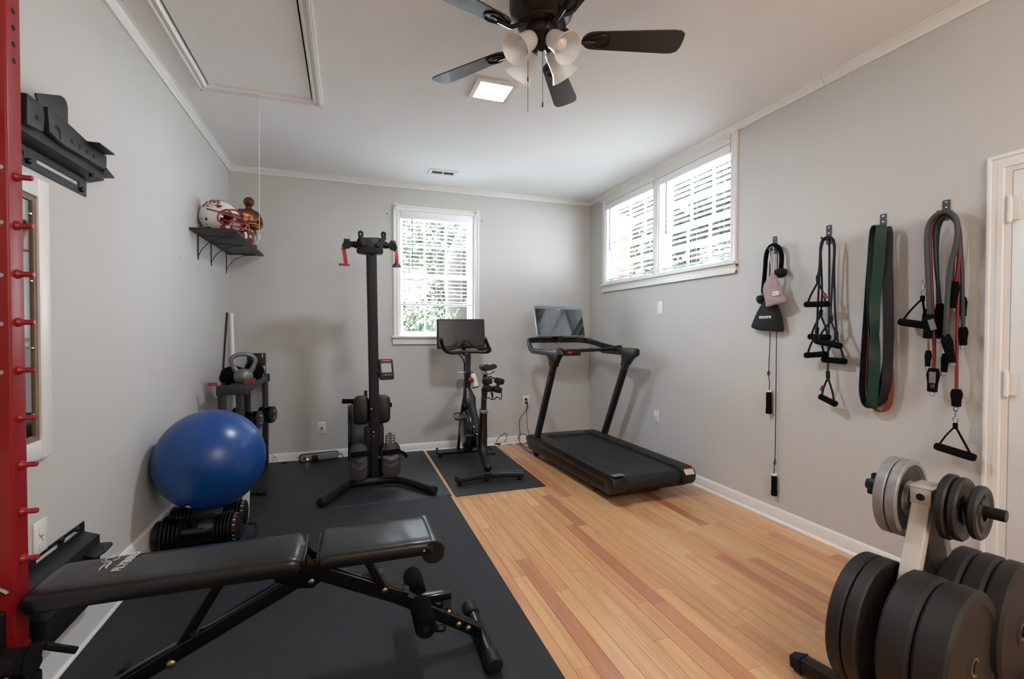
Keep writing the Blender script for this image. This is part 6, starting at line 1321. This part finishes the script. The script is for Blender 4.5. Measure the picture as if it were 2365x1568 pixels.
# ------------------------------------------------------------------ weight plate tree
m_cream = mat('cream_painted_steel', (206, 199, 190), .45, var=.04, vs=8)
m_iron2 = mat('silver_painted_iron', (150, 150, 152), .42, .35, var=.16, vs=26, bump=.1, bs=80)
m_bump = mat('bumper_rubber', (28, 25, 23), .55, var=.08, vs=6, spec=.45, bump=.08, bs=200)
m_iron3 = mat('black_painted_iron', (27, 25, 24), .42, var=.1, vs=20, bump=.15, bs=90)
TC = V((3.035, -4.06, 0)); tu = V((.195, -.981, 0)); tv = V((-.981, -.195, 0)); UP = V((0, 0, 1))
tp = lambda u, v, z: TC+tu*u+tv*v+UP*z
pt2 = thing('plate_tree', 'cream A-frame weight tree on black feet holding stacked plates', 'weight rack', TC)
for s_ in (1, -1):
    part('leg', B().tube([tp(0, .018*s_, .735), tp(0, .30*s_, .055)], 1., sec=rrect(.054, .042, .004), up=tv), m_cream if s_ > 0 else mat('grey_rear_leg', (150, 148, 146), .45), pt2)  # rear leg greyer than the cream front leg
    part('base_tube', B().tube([tp(-.27, .30*s_, .038), tp(.27, .30*s_, .038)], 1., sec=rrect(.052, .05, .004), up=(0, 0, 1)), m_blk, pt2)
    for e in (-1, 1): part('rubber_foot', B().tube([tp(e*.262, .30*s_, .036), tp(e*.305, .30*s_, .032)], [1.1, .8], sec=rrect(.056, .054, .006), up=(0, 0, 1)), m_rub, pt2)
    part('lower_peg', B().rod(tp(-.165, .19*s_, .262), tp(.192 if s_ > 0 else .215, .19*s_, .262), .020, 16), m_blk, pt2)
part('top_peg', B().rod(tp(-.19, 0, .70), tp(.205, 0, .70), .0195, 18), m_blk, pt2)
b = B(); b.box((0, .006, .745), (.072, .110, .006), MXc(TC, tu, tv, UP), .001); b.box((0, .058, .714), (.060, .005, .056), MXc(TC, tu, tv, UP), .001); b.box((0, -.046, .714), (.060, .005, .056), MXc(TC, tu, tv, UP), .001); part('top_cap', b, m_cream, pt2)
part('cap_hole', B().rod(tp(0, .0595, .712), tp(0, .0612, .712), .013, 14), m_dark, pt2)
def wplate(label, u, v, z, r, th, m, kind, grp, face=1):
    root = thing('weight_plate', label, 'weight plate', tp(u, v, z-r), grp); M = frz(tp(u, v, z), tu*face)
    if kind == 'bumper': pr = [(.026, 0), (.05, .0), (.055, .004), (r*.80, .006), (r*.83, 0), (r-.010, 0), (r, .010), (r, th-.010), (r-.010, th), (r*.83, th), (r*.80, th-.006), (.055, th-.004), (.05, th), (.026, th)]
    elif kind == 'iron': pr = [(.026, 0), (.042, 0), (.046, .010), (r*.55, .012), (r-.026, .010), (r-.018, 0), (r-.004, 0), (r, .004), (r, th-.004), (r-.004, th), (r-.018, th), (r-.026, th-.012), (r*.55, th-.012), (.046, th-.008), (.042, th), (.026, th)]
    else: pr = [(.026, 0), (r-.006, 0), (r, .006), (r, th-.006), (r-.006, th), (r-.02, th), (r-.026, th-.004), (.05, th-.004), (.046, th), (.026, th)]
    part('plate_body', B().ring(pr, M, 56), m, root)
    if kind == 'bumper': part('steel_hub', B().ring([(.0215, -.001), (.030, -.001), (.030, th+.001), (.0215, th+.001)], M, 28), m_stl, root); 
    if kind == 'iron': part('dark_recess', B().ring([(.048, th-.0105), (r-.028, th-.0095), (r-.028, th-.012), (.048, th-.012)], M, 48), m_iron3, root)
    if kind == 'grip':
        for i in range(3):
            a = R(90+120*i+20); part('grip_hole', B().prism(rrect(.034, .020, .009), .001, M @ MX.Translation((r*.62*cos(a), r*.62*sin(a), th-.0035)) @ MX.Rotation(a+pi/2, 4, 'Z')), m_dark, root)
            b = B(); b.tube([M @ MX.Translation((r*.62*cos(a), r*.62*sin(a), th-.003)) @ MX.Rotation(a+pi/2, 4, 'Z') @ V((x, y, 0)) for x, y in rrect(.040, .026, .012)], .003, 6, True); part('grip_rim', b, m, root)
    return root
G1 = 'plates on the top peg'; G2 = 'plates on the lower pegs'
wplate('scuffed silver iron plate on the top peg, next to the cream post', -.078, 0, .683, .142, .034, m_iron2, 'iron', G1)
wplate('scuffed silver iron plate on the top peg, next to the black collar', -.116, 0, .683, .142, .034, m_iron2, 'iron', G1)
wplate('black small plate on the top peg, innermost of three beside the cream post', .050, 0, .688, .113, .028, m_iron3, 'plain', G1)
wplate('black small plate on the top peg, middle one of the three', .082, 0, .689, .108, .026, m_iron3, 'plain', G1)
wplate('black smallest plate with grip holes at the outer end of the top peg', .128, 0, .692, .090, .026, m_iron3, 'grip', G1)
cl = thing('spring_collar', 'black lobed collar on the top peg end behind the silver plates', 'collar', tp(-.165, 0, .66)); Mc = frz(tp(-.172, 0, .70), tu)
part('collar_ring', B().ring([(.020, 0), (.034, 0), (.036, .006), (.036, .040), (.020, .042)], Mc, 24), m_blkp, cl)
for i in range(3): a = R(90+120*i); part('lobe', B().box((.034*cos(a), .034*sin(a), .012), (.026, .026, .030), Mc, .007), m_blkp, cl)
wplate('big black bumper plate facing outward at the front of the tree', .100, .19, .262, .226, .088, m_bump, 'bumper', G2)
wplate('big black bumper plate behind the outward one, touching the cream leg', .008, .19, .262, .226, .088, m_bump, 'bumper', G2)
wplate('black rubber plate on the lower front peg, inner one beside the cream leg', -.088, .19, .262, .228, .044, m_bump, 'plain', G2)
wplate('black rubber plate on the lower front peg, end one above the black foot', -.136, .19, .262, .228, .044, m_bump, 'plain', G2)
wplate('black plate on the rear lower peg nearest the baseboard', -.09, -.19, .262, .225, .045, m_bump, 'plain', G2)
wplate('black bumper plate on the rear lower peg, innermost toward the leg', .020, -.19, .262, .226, .060, m_bump, 'bumper', G2)
wplate('black bumper plate on the rear lower peg, middle of three', .083, -.19, .262, .226, .060, m_bump, 'bumper', G2)
wplate('black bumper plate on the rear lower peg, outermost toward the door', .146, -.19, .262, .226, .060, m_bump, 'bumper', G2)
# small marks on the walls
for i, (p, o) in enumerate(((AX(415, 596, 0), (1, 0, 0)), (AY(894, 493, 0), (0, -1, 0)), (AY(1113, 510, 0), (0, -1, 0)))):
    M = frz(p, o); b = B(); b.lathe([(.001, 0), (.008, 0), (.007, .004), (.003, .006), (.003, .014), (.001, .014)] if i else [(.001, 0), (.006, 0), (.001, .0015)], M, 10)
    solo('wall_anchor' if i else 'nail_hole', b, m_gry2 if i else m_gry, ['small dark nail hole in the wall under the corner shelf', 'small grey wall anchor beside the tall window, rower side', 'small grey wall anchor beside the tall window, room corner side'][i], 'anchor')
